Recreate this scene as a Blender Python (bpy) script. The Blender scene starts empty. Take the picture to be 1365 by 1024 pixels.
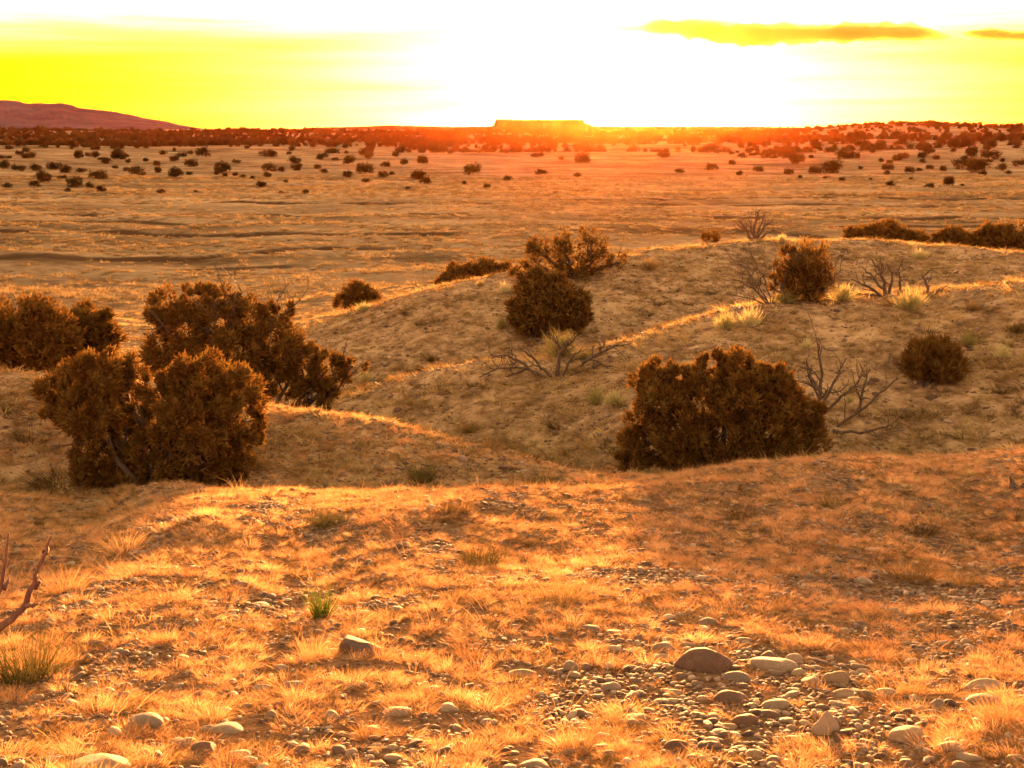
import bpy, math, random
import numpy as np
from mathutils import Vector
C = bpy.context.scene.collection
SC = bpy.context.scene

# ------------------------------------------------------------------ camera, sky, sun, exposure
F = 1900.0                       # focal length in pixels of a 1365 px wide frame
PITCH = math.radians(10.15)
CAMZ = 1.65
cam_d = bpy.data.cameras.new('camera')
cam_d.sensor_width = 36.0
cam_d.lens = F / 1365.0 * 36.0
cam_d.clip_start = 0.1
cam_d.clip_end = 40000
cam = bpy.data.objects.new('camera', cam_d)
C.objects.link(cam)
cam.location = (0, 0, CAMZ)
cam.rotation_euler = (math.pi / 2 - PITCH, 0, 0)
SC.camera = cam

SUN_AZ = math.radians(4.2)       # to the right of straight ahead
SUN_EL = math.radians(0.9)
SUN_DIR = Vector((math.sin(SUN_AZ) * math.cos(SUN_EL), math.cos(SUN_AZ) * math.cos(SUN_EL), math.sin(SUN_EL)))
EXPOSURE = 4.65
SKY_STRENGTH = 0.15
SUN_STRENGTH = 3.0
HAZE_DENSITY = 0.75e-5
HAZE_G = 0.92

SC.view_settings.view_transform = 'Standard'
SC.view_settings.look = 'None'
SC.view_settings.exposure = EXPOSURE
SC.view_settings.gamma = 1.0
SC.view_settings.use_curve_mapping = False
SC.cycles.use_denoising = True
SC.cycles.max_bounces = 6
SC.cycles.diffuse_bounces = 3
SC.cycles.volume_bounces = 0
SC.cycles.transmission_bounces = 4
SC.cycles.caustics_reflective = False
SC.cycles.caustics_refractive = False

sun_d = bpy.data.lights.new('sun', 'SUN')
sun_d.energy = SUN_STRENGTH
sun_d.angle = math.radians(5.0)
sun_d.color = (1.0, 0.43, 0.12)
sun = bpy.data.objects.new('sun', sun_d)
C.objects.link(sun)
sun.rotation_euler = SUN_DIR.to_track_quat('Z', 'Y').to_euler()


class NT:
    """small helper for node trees"""
    def __init__(s, tree):
        s.t = tree
        tree.nodes.clear()

    def n(s, kind, **kw):
        nd = s.t.nodes.new(kind)
        for k, v in kw.items():
            if hasattr(nd, k) and k not in nd.inputs:
                setattr(nd, k, v)
            else:
                nd.inputs[k].default_value = v
        return nd

    def l(s, a, b):
        s.t.links.new(a, b)

    def noise(s, vec, scale, detail=4, rough=0.55):
        nd = s.n('ShaderNodeTexNoise', Scale=scale, Detail=detail, Roughness=rough)
        if vec is not None:
            s.l(vec, nd.inputs['Vector'])
        return nd.outputs['Fac']

    def ramp(s, fac, stops):
        nd = s.n('ShaderNodeValToRGB')
        cr = nd.color_ramp
        while len(cr.elements) < len(stops):
            cr.elements.new(0.5)
        for e, (p, c) in zip(cr.elements, stops):
            e.position = p
            e.color = (*c, 1) if len(c) == 3 else c
        s.l(fac, nd.inputs[0])
        return nd.outputs[0]

    def math(s, op, a, b=None, clamp=False):
        nd = s.n('ShaderNodeMath', operation=op, use_clamp=clamp)
        for i, v in enumerate((a, b)):
            if v is None:
                continue
            if isinstance(v, (int, float)):
                nd.inputs[i].default_value = v
            else:
                s.l(v, nd.inputs[i])
        return nd.outputs[0]

    def mix(s, fac, a, b, mode='MIX'):
        nd = s.n('ShaderNodeMix', data_type='RGBA', blend_type=mode)
        for i, v in ((0, fac), (6, a), (7, b)):
            if isinstance(v, (int, float)):
                nd.inputs[i].default_value = v
            elif isinstance(v, tuple):
                nd.inputs[i].default_value = v if len(v) == 4 else (*v, 1)
            else:
                s.l(v, nd.inputs[i])
        return nd.outputs[2]


world = bpy.data.worlds.new('World')
SC.world = world
world.use_nodes = True
w = NT(world.node_tree)
sky = w.n('ShaderNodeTexSky', sky_type='NISHITA', sun_disc=False, sun_elevation=SUN_EL, sun_rotation=SUN_AZ,
          altitude=1600, air_density=1.6, dust_density=4.0, ozone_density=1.0)
tc = w.n('ShaderNodeTexCoord')
# long thin streaks of high cloud, laid out by direction in the sky
mp = w.n('ShaderNodeMapping')
mp.inputs['Scale'].default_value = (3.0, 3.0, 55.0)
mp.inputs['Rotation'].default_value = (0, math.radians(1.2), 0)
w.l(tc.outputs['Generated'], mp.inputs['Vector'])
st = w.noise(mp.outputs[0], 1.6, 5, 0.6)
streak = w.ramp(st, [(0.40, (0.9, 0.9, 0.75)), (0.66, (1.15, 1.18, 1.9))])
sep = w.n('ShaderNodeSeparateXYZ')
w.l(tc.outputs['Generated'], sep.inputs[0])
warm = w.ramp(w.math('MULTIPLY', sep.outputs['Z'], 2.0, True), [(0.0, (1.0, 0.66, 0.035)), (0.065, (1.0, 0.68, 0.15)), (0.115, (1.0, 0.69, 0.6)), (0.17, (1.0, 0.69, 1.1)), (0.28, (1.0, 0.68, 1.0)), (0.6, (1.0, 0.62, 0.32)), (1.0, (1.0, 0.59, 0.22))])
tint = w.mix(1.0, sky.outputs[0], warm, 'MULTIPLY')
tint = w.mix(1.0, tint, streak, 'MULTIPLY')
bg = w.n('ShaderNodeBackground', Strength=SKY_STRENGTH)
w.l(tint, bg.inputs['Color'])
# the bright disc and aureole of the setting sun
dt = w.n('ShaderNodeVectorMath', operation='DOT_PRODUCT')
w.l(tc.outputs['Generated'], dt.inputs[0])
dt.inputs[1].default_value = SUN_DIR
aur = w.math('POWER', w.math('MAXIMUM', dt.outputs['Value'], 0.0), 700.0)
bg2 = w.n('ShaderNodeBackground', Color=(1.0, 0.74, 0.34, 1))
w.l(w.math('MULTIPLY', aur, 0.8), bg2.inputs['Strength'])
glow = w.math('POWER', w.math('MAXIMUM', dt.outputs['Value'], 0.0), 60.0)
bg3 = w.n('ShaderNodeBackground', Color=(0.9, 0.85, 0.8, 1))
w.l(w.math('MULTIPLY', glow, w.math('MULTIPLY', st, 0.15)), bg3.inputs['Strength'])
add0 = w.n('ShaderNodeAddShader')
w.l(bg.outputs[0], add0.inputs[0])
w.l(bg3.outputs[0], add0.inputs[1])
add = w.n('ShaderNodeAddShader')
w.l(add0.outputs[0], add.inputs[0])
w.l(bg2.outputs[0], add.inputs[1])
out = w.n('ShaderNodeOutputWorld')
w.l(add.outputs[0], out.inputs['Surface'])


# ------------------------------------------------------------------ numbers: noise, terrain heights
def vnoise(x, y, seed=0):
    xi = np.floor(x).astype(np.int64)
    yi = np.floor(y).astype(np.int64)
    fx = x - xi
    fy = y - yi
    fx = fx * fx * (3 - 2 * fx)
    fy = fy * fy * (3 - 2 * fy)

    def h(a, b):
        n = (a * 374761393 + b * 668265263 + seed * 974634777) & 0xffffffff
        n = ((n ^ (n >> 13)) * 1274126177) & 0xffffffff
        n = n ^ (n >> 16)
        return (n & 0xffff) / 65535.0 - 0.5
    return (h(xi, yi) * (1 - fx) + h(xi + 1, yi) * fx) * (1 - fy) + (h(xi, yi + 1) * (1 - fx) + h(xi + 1, yi + 1) * fx) * fy


def fbm(x, y, seed=0, octs=4, gain=0.5):
    r = np.zeros_like(np.asarray(x, float))
    a = 1.0
    for i in range(octs):
        r = r + a * vnoise(x * 2 ** i + i * 17.3, y * 2 ** i - i * 9.1, seed + i)
        a *= gain
    return r


def sstep(a, b, x):
    t = np.clip((x - a) / (b - a), 0, 1)
    return t * t * (3 - 2 * t)


def ray(px, py):
    """pixel of the 1365 x 1024 photograph -> azimuth, slope (rise per metre of ground range)"""
    xc = (px - 682.5) / F
    yc = (512 - py) / F
    x, y, z = xc, math.cos(PITCH) + yc * math.sin(PITCH), -math.sin(PITCH) + yc * math.cos(PITCH)
    return math.atan2(x, y), z / math.hypot(x, y)


CT = []      # control points of the terrain: azimuth, range, slope as seen from the eye


def see(px, py, d):
    a, v = ray(px, py)
    CT.append((a, d, v))


def low(px, z, d):
    a, v = ray(px, 500)
    CT.append((a, d, z / d))


def line(fn, pts, step=45.0):
    """a ridge, foot or gully line: control points closely spaced along it"""
    p = np.array(pts, float)
    n = int((p[-1, 0] - p[0, 0]) / step) + 1
    for px in np.linspace(p[0, 0], p[-1, 0], n):
        fn(px, np.interp(px, p[:, 0], p[:, 1]), np.interp(px, p[:, 0], p[:, 2]))


FS = 0.117   # fall of the hilltop the photographer stands on
for px in (-300, 60, 420, 700, 980, 1300, 1660):
    for py in (1024, 900, 800, 720):
        a, v = ray(px, py)
        CT.append((a, 1.65 / (-v - FS), v))
line(see, [(px, py, min(14.0, 1.65 / (-ray(px, py)[1] - FS))) for px, py in ((-300, 640), (0, 642), (200, 650), (400, 655), (600, 655), (780, 645), (900, 632), (1100, 618), (1365, 612), (1660, 612))])
# trough and bench behind it on the left
line(see, [(-300, 664, 13.0), (200, 666, 13.0), (600, 664, 12.9), (740, 655, 13.0)])
line(see, [(-300, 470, 16), (0, 495, 15.6), (200, 520, 15.5), (360, 540, 15.4), (450, 550, 15.3), (560, 577, 14.9), (680, 600, 14.5), (780, 628, 13.9)])
line(low, [(-300, -4.3, 18.7), (0, -4.25, 18.3), (200, -4.3, 18.3), (380, -4.25, 18.0), (460, -4.05, 16.9), (560, -3.85, 16.2), (660, -3.78, 15.6), (800, -3.68, 14.5),
           (900, -3.62, 14.4), (1000, -3.64, 14.8), (1150, -3.68, 15.4), (1365, -3.72, 15.8), (1660, -3.72, 16)])
# near spur on the right: foot, crest, gully behind
line(see, [(840, 560, 16.4), (1000, 570, 16.6), (1200, 588, 16.8), (1365, 588, 16.8), (1660, 588, 17)])
line(see, [(450, 543, 18.6), (500, 512, 19.4), (560, 496, 19.4), (640, 480, 19.4), (740, 470, 19.8), (840, 455, 20.6), (940, 425, 21.5), (1020, 408, 22.0), (1100, 400, 22.4), (1230, 393, 22.9), (1365, 386, 23.3), (1660, 380, 24)])
line(low, [(420, -4.65, 22.3), (500, -4.5, 22.2), (620, -4.4, 22.3), (740, -4.3, 22.8), (900, -4.1, 24.2), (1000, -3.9, 24.8), (1100, -3.8, 25.4), (1230, -3.75, 25.8), (1365, -3.75, 26.2), (1660, -3.75, 27)])
# far spur: crest, then the fall to the plain
line(see, [(400, 430, 32.5), (480, 411, 31), (560, 390, 30), (680, 370, 30), (850, 340, 31.5), (1000, 322, 33), (1100, 320, 33.5), (1230, 326, 33.5), (1365, 336, 33.5), (1660, 345, 34)])
line(low, [(380, -5.3, 38), (560, -4.7, 36), (680, -4.2, 36), (850, -3.9, 37), (1000, -3.7, 38), (1230, -3.8, 38.5), (1365, -3.9, 38.5), (1660, -4.0, 39)])
for px, z, d in ((-300, -4.9, 25), (0, -4.9, 25), (200, -4.95, 25), (330, -4.85, 26), (-300, -5.8, 35), (0, -5.8, 35), (250, -5.7, 35),
                 (475, -5.2, 41), (600, -5.0, 43), (760, -4.7, 45), (1000, -4.4, 48), (1180, -4.3, 48), (1365, -4.4, 48), (1660, -4.5, 49)):
    low(px, z, d)
for d, z in ((55, -6.2), (68, -7.0), (85, -7.1), (110, -7.15), (145, -7.2)):
    for px in (-300, 50, 400, 750, 1080, 1365, 1660):
        low(px, z, d)
for d, pys in ((205, (241, 241, 242, 243, 243, 243, 242)), (330, (215, 215, 216, 218, 218, 216, 214)), (480, (200, 200, 201, 203, 202, 200, 199)),
               (720, (188, 188, 189, 190, 190, 189, 188)), (1050, (180, 180, 181, 182, 181, 181, 180)), (2000, (175,) * 7), (3500, (173,) * 7), (7000, (171,) * 7)):
    for px, py in zip((-300, 50, 400, 750, 1080, 1365, 1660), pys):
        see(px, py, d)


def tps():
    P = np.array([(a * 12, math.log(d) * 3.0) for a, d, v in CT])
    V = np.array([v for a, d, v in CT])

    def U(r2):
        return np.where(r2 > 1e-12, r2 * np.log(np.maximum(r2, 1e-12)), 0)
    n = len(P)
    K = U(((P[:, None] - P[None]) ** 2).sum(-1)) + np.eye(n) * 0.01
    Q = np.c_[np.ones(n), P]
    A = np.zeros((n + 3, n + 3))
    A[:n, :n] = K
    A[:n, n:] = Q
    A[n:, :n] = Q.T
    w_ = np.linalg.solve(A, np.r_[V, 0, 0, 0])
    ga = np.linspace(-math.radians(30), math.radians(30), 161)
    gl = np.linspace(math.log(4.0), math.log(8000), 760)
    G = np.zeros((161, 760))
    for i, a in enumerate(ga):
        pts = np.c_[np.full(760, a * 12), gl * 3.0]
        G[i] = U(((pts[:, None] - P[None]) ** 2).sum(-1)) @ w_[:n] + np.c_[np.ones(760), pts] @ w_[n:]
    return ga, gl, G


GA, GL, GRID = tps()
AZ_LIM = math.radians(21.5)


def base_v(az, ld):
    a = np.clip(az, -AZ_LIM, AZ_LIM)
    fa = (a - GA[0]) / (GA[1] - GA[0])
    fl = np.clip((ld - GL[0]) / (GL[1] - GL[0]), 0, len(GL) - 1.001)
    ia = fa.astype(int)
    il = fl.astype(int)
    fa = fa - ia
    fl = fl - il
    return (GRID[ia, il] * (1 - fa) + GRID[ia + 1, il] * fa) * (1 - fl) + (GRID[ia, il + 1] * (1 - fa) + GRID[ia + 1, il + 1] * fa) * fl


# cut banks of the dry wash: (points in the photograph), height in m
BANKS = [([(-300, 347), (0, 345), (100, 341), (220, 337), (290, 336), (360, 333), (420, 329), (560, 330)], 0.45),
         ([(-300, 284), (0, 283), (200, 284), (330, 282), (500, 285), (680, 283)], 0.62),
         ([(-300, 270), (0, 270), (150, 268), (500, 269), (700, 270)], 0.5),
         ([(-300, 306), (0, 306), (150, 307), (300, 309), (500, 312), (660, 311)], 0.35),
         ([(820, 270), (960, 271), (1100, 272), (1365, 275), (1660, 276)], 0.62),
         ([(1020, 312), (1060, 313), (1150, 318), (1200, 320)], 0.55),
         ([(820, 263), (1100, 262), (1365, 264), (1660, 264)], 0.4),
         ([(860, 285), (1000, 287), (1200, 290), (1365, 289), (1660, 289)], 0.33),
         ([(200, 360), (330, 357), (430, 352)], 0.2), ([(-200, 293), (0, 293), (330, 295)], 0.28), ([(880, 299), (1100, 303), (1365, 300)], 0.22)]
BK = []
for pts, h in BANKS:
    aa, dd = [], []
    for px, py in pts:
        a, v = ray(px, py)
        aa.append(a)
        dd.append(7.12 / -v)
    BK.append((np.array(aa), np.array(dd), h))


def height(x, y):
    """ground height (world z) at world x, y (arrays)"""
    x = np.asarray(x, float)
    y = np.asarray(y, float)
    d = np.maximum(np.hypot(x, y), 1e-6)
    az = np.arctan2(x, y)
    ld = np.log(d)
    v = base_v(az, np.maximum(ld, GL[0]))
    z = d * v
    near = -CAMZ - FS * np.minimum(y, d)
    z = np.where(d < 7, near + (z - near) * sstep(4.2, 7, d), z)
    side = sstep(math.radians(24), math.radians(70), np.abs(az))
    generic = -CAMZ - 5.5 * sstep(5, 70, d) + 0.0008 * np.maximum(d - 300, 0)
    z = z * (1 - side) + generic * side
    # hummocks at every scale
    z = z + 0.10 * fbm(x / 1.1, y / 1.1, 3, 3) * sstep(1, 12, d) * (1 - sstep(60, 120, d)) + 0.022 * fbm(x / 0.35, y / 0.35, 5, 2) * (1 - sstep(20, 40, d))
    z = z + (0.07 + 0.23 * sstep(40, 70, d)) * fbm(x / 4.5, y / 4.5, 11, 4) * sstep(14, 40, d) * (1 - sstep(300, 600, d))
    roll = sstep(190, 360, d) * (1 - sstep(1500, 2500, d))
    z = z + roll * (2.6 * fbm(x / 75, y / 55, 21, 3) + 0.006 * np.minimum(d, 900) * vnoise(x / 170, y / 120, 31))
    for aa, dd, h in BK:
        dl = np.interp(az, aa, dd) + 2.2 * fbm(x / 7, np.zeros_like(x), 41, 3) + 1.2 * vnoise(x / 21, x * 0, 47)
        t = d - dl
        ext = sstep(aa[0] - 0.002, aa[0] + 0.03, az) * (1 - sstep(aa[-1] - 0.03, aa[-1] + 0.002, az))
        amp = 1.25 * h * np.clip(0.6 + 1.3 * vnoise(x / 13, x * 0 + h * 9, 53), 0.0, 1.2)
        z = z - ext * amp * sstep(-3.2, -1.2, t) * (1 - sstep(-0.35, 0.35, t))
    # wooded hill on the right
    pxl = 682.5 + F * np.tan(np.clip(az, -1.2, 1.2))
    hy = np.interp(pxl, [900, 1000, 1080, 1130, 1180, 1230, 1300, 1365, 1700], [0, 0.6, 3.0, 5.4, 6.8, 6.7, 5.4, 4.6, 3.5])
    z = z + hy * 1.25 * sstep(640, 1080, d) * (1 - 0.8 * sstep(1120, 1700, d))
    return z + CAMZ


def bank_shade(x, y):  # where shade on the camera-facing bank walls is painted into the soil colour
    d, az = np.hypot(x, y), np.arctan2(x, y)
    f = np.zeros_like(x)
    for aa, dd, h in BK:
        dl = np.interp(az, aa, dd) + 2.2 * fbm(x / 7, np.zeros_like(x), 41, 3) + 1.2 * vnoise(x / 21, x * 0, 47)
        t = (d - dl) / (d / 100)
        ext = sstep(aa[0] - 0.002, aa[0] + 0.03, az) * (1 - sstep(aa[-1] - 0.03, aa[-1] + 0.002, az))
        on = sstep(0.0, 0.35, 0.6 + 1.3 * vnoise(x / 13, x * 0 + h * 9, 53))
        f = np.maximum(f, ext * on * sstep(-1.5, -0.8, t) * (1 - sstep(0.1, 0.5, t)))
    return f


def ground_at(x, y):
    return float(height(np.array([x]), np.array([y]))[0])


_D = np.exp(np.linspace(math.log(3.0), math.log(6000), 5000))


def hit(px, py):
    """where the line of sight through a pixel of the photograph meets the ground"""
    a, v = ray(px, py)
    x, y = _D * math.sin(a), _D * math.cos(a)
    g = height(x, y)
    r = CAMZ + _D * v
    k = np.argmax(r <= g)
    if r[k] > g[k]:
        k = len(_D) - 1
    return Vector((x[k], y[k], g[k]))


def at(px, py, d):
    """point on the line of sight through a pixel at ground range d"""
    a, v = ray(px, py)
    return Vector((d * math.sin(a), d * math.cos(a), CAMZ + d * v))


# ------------------------------------------------------------------ mesh helpers
def mesh_np(name, verts, faces, mat=None, smooth=False):
    """faces: list of int arrays, each (n, k)"""
    me = bpy.data.meshes.new(name)
    verts = np.asarray(verts, np.float32)
    me.vertices.add(len(verts))
    me.vertices.foreach_set('co', verts.ravel())
    fs = [np.asarray(f, np.int32) for f in faces if len(f)]
    nl = sum(f.size for f in fs)
    npoly = sum(len(f) for f in fs)
    me.loops.add(nl)
    me.loops.foreach_set('vertex_index', np.concatenate([f.ravel() for f in fs]))
    me.polygons.add(npoly)
    tot = np.concatenate([np.full(len(f), f.shape[1], np.int32) for f in fs])
    me.polygons.foreach_set('loop_start', np.r_[0, np.cumsum(tot)[:-1]].astype(np.int32))
    me.polygons.foreach_set('use_smooth', np.full(npoly, smooth))
    me.update(calc_edges=True)
    if mat:
        me.materials.append(mat)
    return me


def obj(name, me, parent=None, loc=(0, 0, 0), rot=0.0, link=True):
    o = bpy.data.objects.new(name, me)
    if link:
        C.objects.link(o)
    o.location = loc
    o.rotation_euler = (0, 0, rot)
    if parent:
        o.parent = parent
    return o


def tag(o, label=None, cat=None, group=None, kind=None):
    if label:
        o['label'] = label
    if cat:
        o['category'] = cat
    if group:
        o['group'] = group
    if kind:
        o['kind'] = kind
    return o


# ------------------------------------------------------------------ materials
def mat(name):
    m = bpy.data.materials.new(name)
    m.use_nodes = True
    return m, NT(m.node_tree)


def leaf_mat(name, stops, trans=0.35, scale=6.0, rand=True, coord='Object', rough=0.6):
    m, t = mat(name)
    tcx = t.n('ShaderNodeTexCoord')
    f = t.noise(tcx.outputs[coord], scale, 3, 0.6)
    if rand:
        oi = t.n('ShaderNodeObjectInfo')
        f = t.math('ADD', t.math('MULTIPLY', f, 0.45), t.math('MULTIPLY', oi.outputs['Random'], 0.55))
    c = t.ramp(f, stops)
    d = t.n('ShaderNodeBsdfDiffuse')
    tr = t.n('ShaderNodeBsdfTranslucent')
    t.l(c, d.inputs['Color'])
    t.l(c, tr.inputs['Color'])
    mx = t.n('ShaderNodeMixShader', Fac=trans)
    t.l(d.outputs[0], mx.inputs[1])
    t.l(tr.outputs[0], mx.inputs[2])
    o = t.n('ShaderNodeOutputMaterial')
    t.l(mx.outputs[0], o.inputs['Surface'])
    return m


M = {}
M['juniper'] = leaf_mat('juniper_foliage', [(0.3, (0.085, 0.038, 0.010)), (0.5, (0.14, 0.072, 0.018)), (0.72, (0.21, 0.135, 0.034))], 0.32, 7.0, rand=False)  # red cast of the sun glare put into the leaf colour
M['far_juniper'] = leaf_mat('distant_juniper_foliage', [(0.2, (0.038, 0.024, 0.010)), (0.8, (0.08, 0.052, 0.018))], 0.2, 3.0)
M['grass'] = leaf_mat('dry_grass_blades', [(0.15, (0.34, 0.165, 0.08)), (0.4, (0.58, 0.32, 0.15)), (0.6, (0.68, 0.40, 0.19)), (0.85, (0.76, 0.54, 0.28))], 0.5, 9.0)
M['bunch_grass'] = leaf_mat('bunch_grass_blades', [(0.2, (0.26, 0.13, 0.055)), (0.5, (0.44, 0.26, 0.11)), (0.8, (0.60, 0.39, 0.18))], 0.42, 9.0)
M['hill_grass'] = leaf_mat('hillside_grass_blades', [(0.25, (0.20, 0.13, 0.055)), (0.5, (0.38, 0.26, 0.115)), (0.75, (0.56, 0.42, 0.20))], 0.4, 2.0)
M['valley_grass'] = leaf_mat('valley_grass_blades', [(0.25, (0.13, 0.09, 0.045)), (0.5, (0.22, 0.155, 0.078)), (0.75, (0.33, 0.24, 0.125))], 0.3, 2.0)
M['green_grass'] = leaf_mat('green_tuft_blades', [(0.25, (0.07, 0.06, 0.02)), (0.5, (0.14, 0.115, 0.036)), (0.75, (0.28, 0.21, 0.075))], 0.45, 8.0)
M['brown_grass'] = leaf_mat('brown_tuft_blades', [(0.25, (0.08, 0.05, 0.018)), (0.5, (0.17, 0.105, 0.04)), (0.75, (0.34, 0.22, 0.09))], 0.45, 8.0)
M['weed'] = leaf_mat('fresh_green_leaves', [(0.25, (0.08, 0.11, 0.015)), (0.5, (0.16, 0.20, 0.03)), (0.75, (0.28, 0.30, 0.06))], 0.45, 8.0)
M['chamisa'] = leaf_mat('rabbitbrush_stems', [(0.25, (0.26, 0.22, 0.08)), (0.5, (0.44, 0.38, 0.17)), (0.75, (0.58, 0.50, 0.26))], 0.45, 8.0)


def bark_mat(name, c1, c2):
    m, t = mat(name)
    tcx = t.n('ShaderNodeTexCoord')
    mp_ = t.n('ShaderNodeMapping')
    mp_.inputs['Scale'].default_value = (1, 1, 0.25)
    t.l(tcx.outputs['Object'], mp_.inputs['Vector'])
    f = t.noise(mp_.outputs[0], 40, 5, 0.65)
    c = t.ramp(f, [(0.3, c1), (0.7, c2)])
    b = t.n('ShaderNodeBsdfPrincipled', Roughness=0.85)
    t.l(c, b.inputs['Base Color'])
    bp = t.n('ShaderNodeBump', Strength=0.5, Distance=0.01)
    t.l(f, bp.inputs['Height'])
    t.l(bp.outputs[0], b.inputs['Normal'])
    o = t.n('ShaderNodeOutputMaterial')
    t.l(b.outputs[0], o.inputs['Surface'])
    return m


M['bark'] = bark_mat('juniper_bark', (0.035, 0.02, 0.012), (0.09, 0.055, 0.035))
M['dead'] = bark_mat('weathered_dead_wood', (0.035, 0.02, 0.012), (0.11, 0.07, 0.045))
M['twig'] = bark_mat('reddish_twig_bark', (0.07, 0.025, 0.018), (0.16, 0.07, 0.05))


def stone_mat(name, stops, coord='Object', rand=0.55, scale=9, rough=0.75, spec=0.35):
    m, t = mat(name)
    tcx = t.n('ShaderNodeTexCoord')
    oi = t.n('ShaderNodeObjectInfo')
    f = t.noise(tcx.outputs[coord], scale, 5, 0.6)
    f2 = t.noise(tcx.outputs[coord], scale * 7, 3, 0.7)
    g = t.math('ADD', t.math('MULTIPLY', f, 1 - rand), t.math('MULTIPLY', oi.outputs['Random'], rand))
    c = t.ramp(g, stops)
    c = t.mix(0.6, c, t.ramp(f2, [(0.38, (0.25, 0.22, 0.2)), (0.62, (1.3, 1.25, 1.15))]), 'MULTIPLY')
    b = t.n('ShaderNodeBsdfPrincipled', Roughness=rough)
    b.inputs['Specular IOR Level'].default_value = spec
    t.l(c, b.inputs['Base Color'])
    bp = t.n('ShaderNodeBump', Strength=0.35, Distance=0.006)
    t.l(f2, bp.inputs['Height'])
    t.l(bp.outputs[0], b.inputs['Normal'])
    o = t.n('ShaderNodeOutputMaterial')
    t.l(b.outputs[0], o.inputs['Surface'])
    return m


M['pebble'] = stone_mat('river_pebbles', [(0.1, (0.06, 0.03, 0.024)), (0.3, (0.13, 0.075, 0.055)), (0.5, (0.17, 0.112, 0.086)), (0.74, (0.25, 0.172, 0.128)), (0.97, (0.46, 0.36, 0.27))], rand=0.8)
M['pale_stone'] = stone_mat('pale_cobble', [(0.3, (0.18, 0.125, 0.095)), (0.7, (0.31, 0.23, 0.175))], rand=0.4)
M['tan_stone'] = stone_mat('tan_cobble', [(0.3, (0.17, 0.105, 0.07)), (0.7, (0.30, 0.20, 0.13))], rand=0.4)
M['grey_stone'] = stone_mat('grey_cobble', [(0.3, (0.10, 0.072, 0.062)), (0.7, (0.20, 0.15, 0.125))], rand=0.4)
M['dark_stone'] = stone_mat('dark_red_brown_cobble', [(0.3, (0.055, 0.028, 0.02)), (0.7, (0.13, 0.065, 0.04))], rand=0.3)


def ground_mat():
    m, t = mat('desert_soil')
    geo = t.n('ShaderNodeNewGeometry')
    pos = geo.outputs['Position']
    ln = t.n('ShaderNodeVectorMath', operation='LENGTH')
    t.l(pos, ln.inputs[0])
    d = ln.outputs['Value']
    fine = t.noise(pos, 16, 6, 0.7)
    mid = t.noise(pos, 1.3, 6, 0.65)
    big = t.noise(pos, 0.12, 5, 0.6)
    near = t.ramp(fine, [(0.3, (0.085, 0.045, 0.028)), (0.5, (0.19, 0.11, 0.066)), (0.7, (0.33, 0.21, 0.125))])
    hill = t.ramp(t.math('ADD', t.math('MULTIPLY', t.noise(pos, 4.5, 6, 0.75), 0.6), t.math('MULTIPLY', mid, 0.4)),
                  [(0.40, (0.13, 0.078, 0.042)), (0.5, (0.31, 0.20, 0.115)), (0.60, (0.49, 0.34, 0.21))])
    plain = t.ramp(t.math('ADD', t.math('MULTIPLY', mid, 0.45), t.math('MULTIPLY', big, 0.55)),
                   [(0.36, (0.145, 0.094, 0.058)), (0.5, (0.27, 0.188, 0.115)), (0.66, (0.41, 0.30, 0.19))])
    ms = t.n('ShaderNodeMapping')
    ms.inputs['Scale'].default_value = (0.018, 0.11, 0.1)
    t.l(pos, ms.inputs['Vector'])
    band = t.ramp(t.noise(ms.outputs[0], 1.0, 6, 0.62), [(0.36, (0.42, 0.40, 0.36)), (0.5, (0.95, 0.95, 0.95)), (0.66, (1.3, 1.3, 1.3))])
    plain = t.mix(0.85, plain, band, 'MULTIPLY')
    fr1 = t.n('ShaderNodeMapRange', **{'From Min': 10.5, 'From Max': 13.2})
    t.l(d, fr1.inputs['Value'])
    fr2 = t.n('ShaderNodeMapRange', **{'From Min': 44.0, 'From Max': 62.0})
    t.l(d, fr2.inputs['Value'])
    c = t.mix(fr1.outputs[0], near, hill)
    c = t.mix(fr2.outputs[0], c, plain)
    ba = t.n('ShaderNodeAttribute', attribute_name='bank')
    c = t.mix(ba.outputs['Fac'], c, (0.07, 0.042, 0.024))  # dark tone painted along the banks for their shaded faces
    b = t.n('ShaderNodeBsdfDiffuse', Roughness=0.6)
    t.l(c, b.inputs['Color'])
    bp = t.n('ShaderNodeBump', Strength=0.8, Distance=0.06)
    t.l(t.math('ADD', fine, t.math('MULTIPLY', mid, 1.5)), bp.inputs['Height'])
    t.l(bp.outputs[0], b.inputs['Normal'])
    o = t.n('ShaderNodeOutputMaterial')
    t.l(b.outputs[0], o.inputs['Surface'])
    return m


M['ground'] = ground_mat()


def rock_mat(name, c1, c2, scale):
    m, t = mat(name)
    geo = t.n('ShaderNodeNewGeometry')
    f = t.noise(geo.outputs['Position'], scale, 6, 0.65)
    c = t.ramp(f, [(0.35, c1), (0.65, c2)])
    b = t.n('ShaderNodeBsdfDiffuse', Roughness=0.7)
    t.l(c, b.inputs['Color'])
    o = t.n('ShaderNodeOutputMaterial')
    t.l(b.outputs[0], o.inputs['Surface'])
    return m


M['mountain'] = rock_mat('hazed_mountain_rock', (0.045, 0.042, 0.06), (0.09, 0.08, 0.105), 0.012)  # mauve tint of the distance haze put into the rock colour
M['mesa'] = rock_mat('mesa_rock', (0.05, 0.025, 0.015), (0.11, 0.055, 0.03), 0.03)


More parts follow.
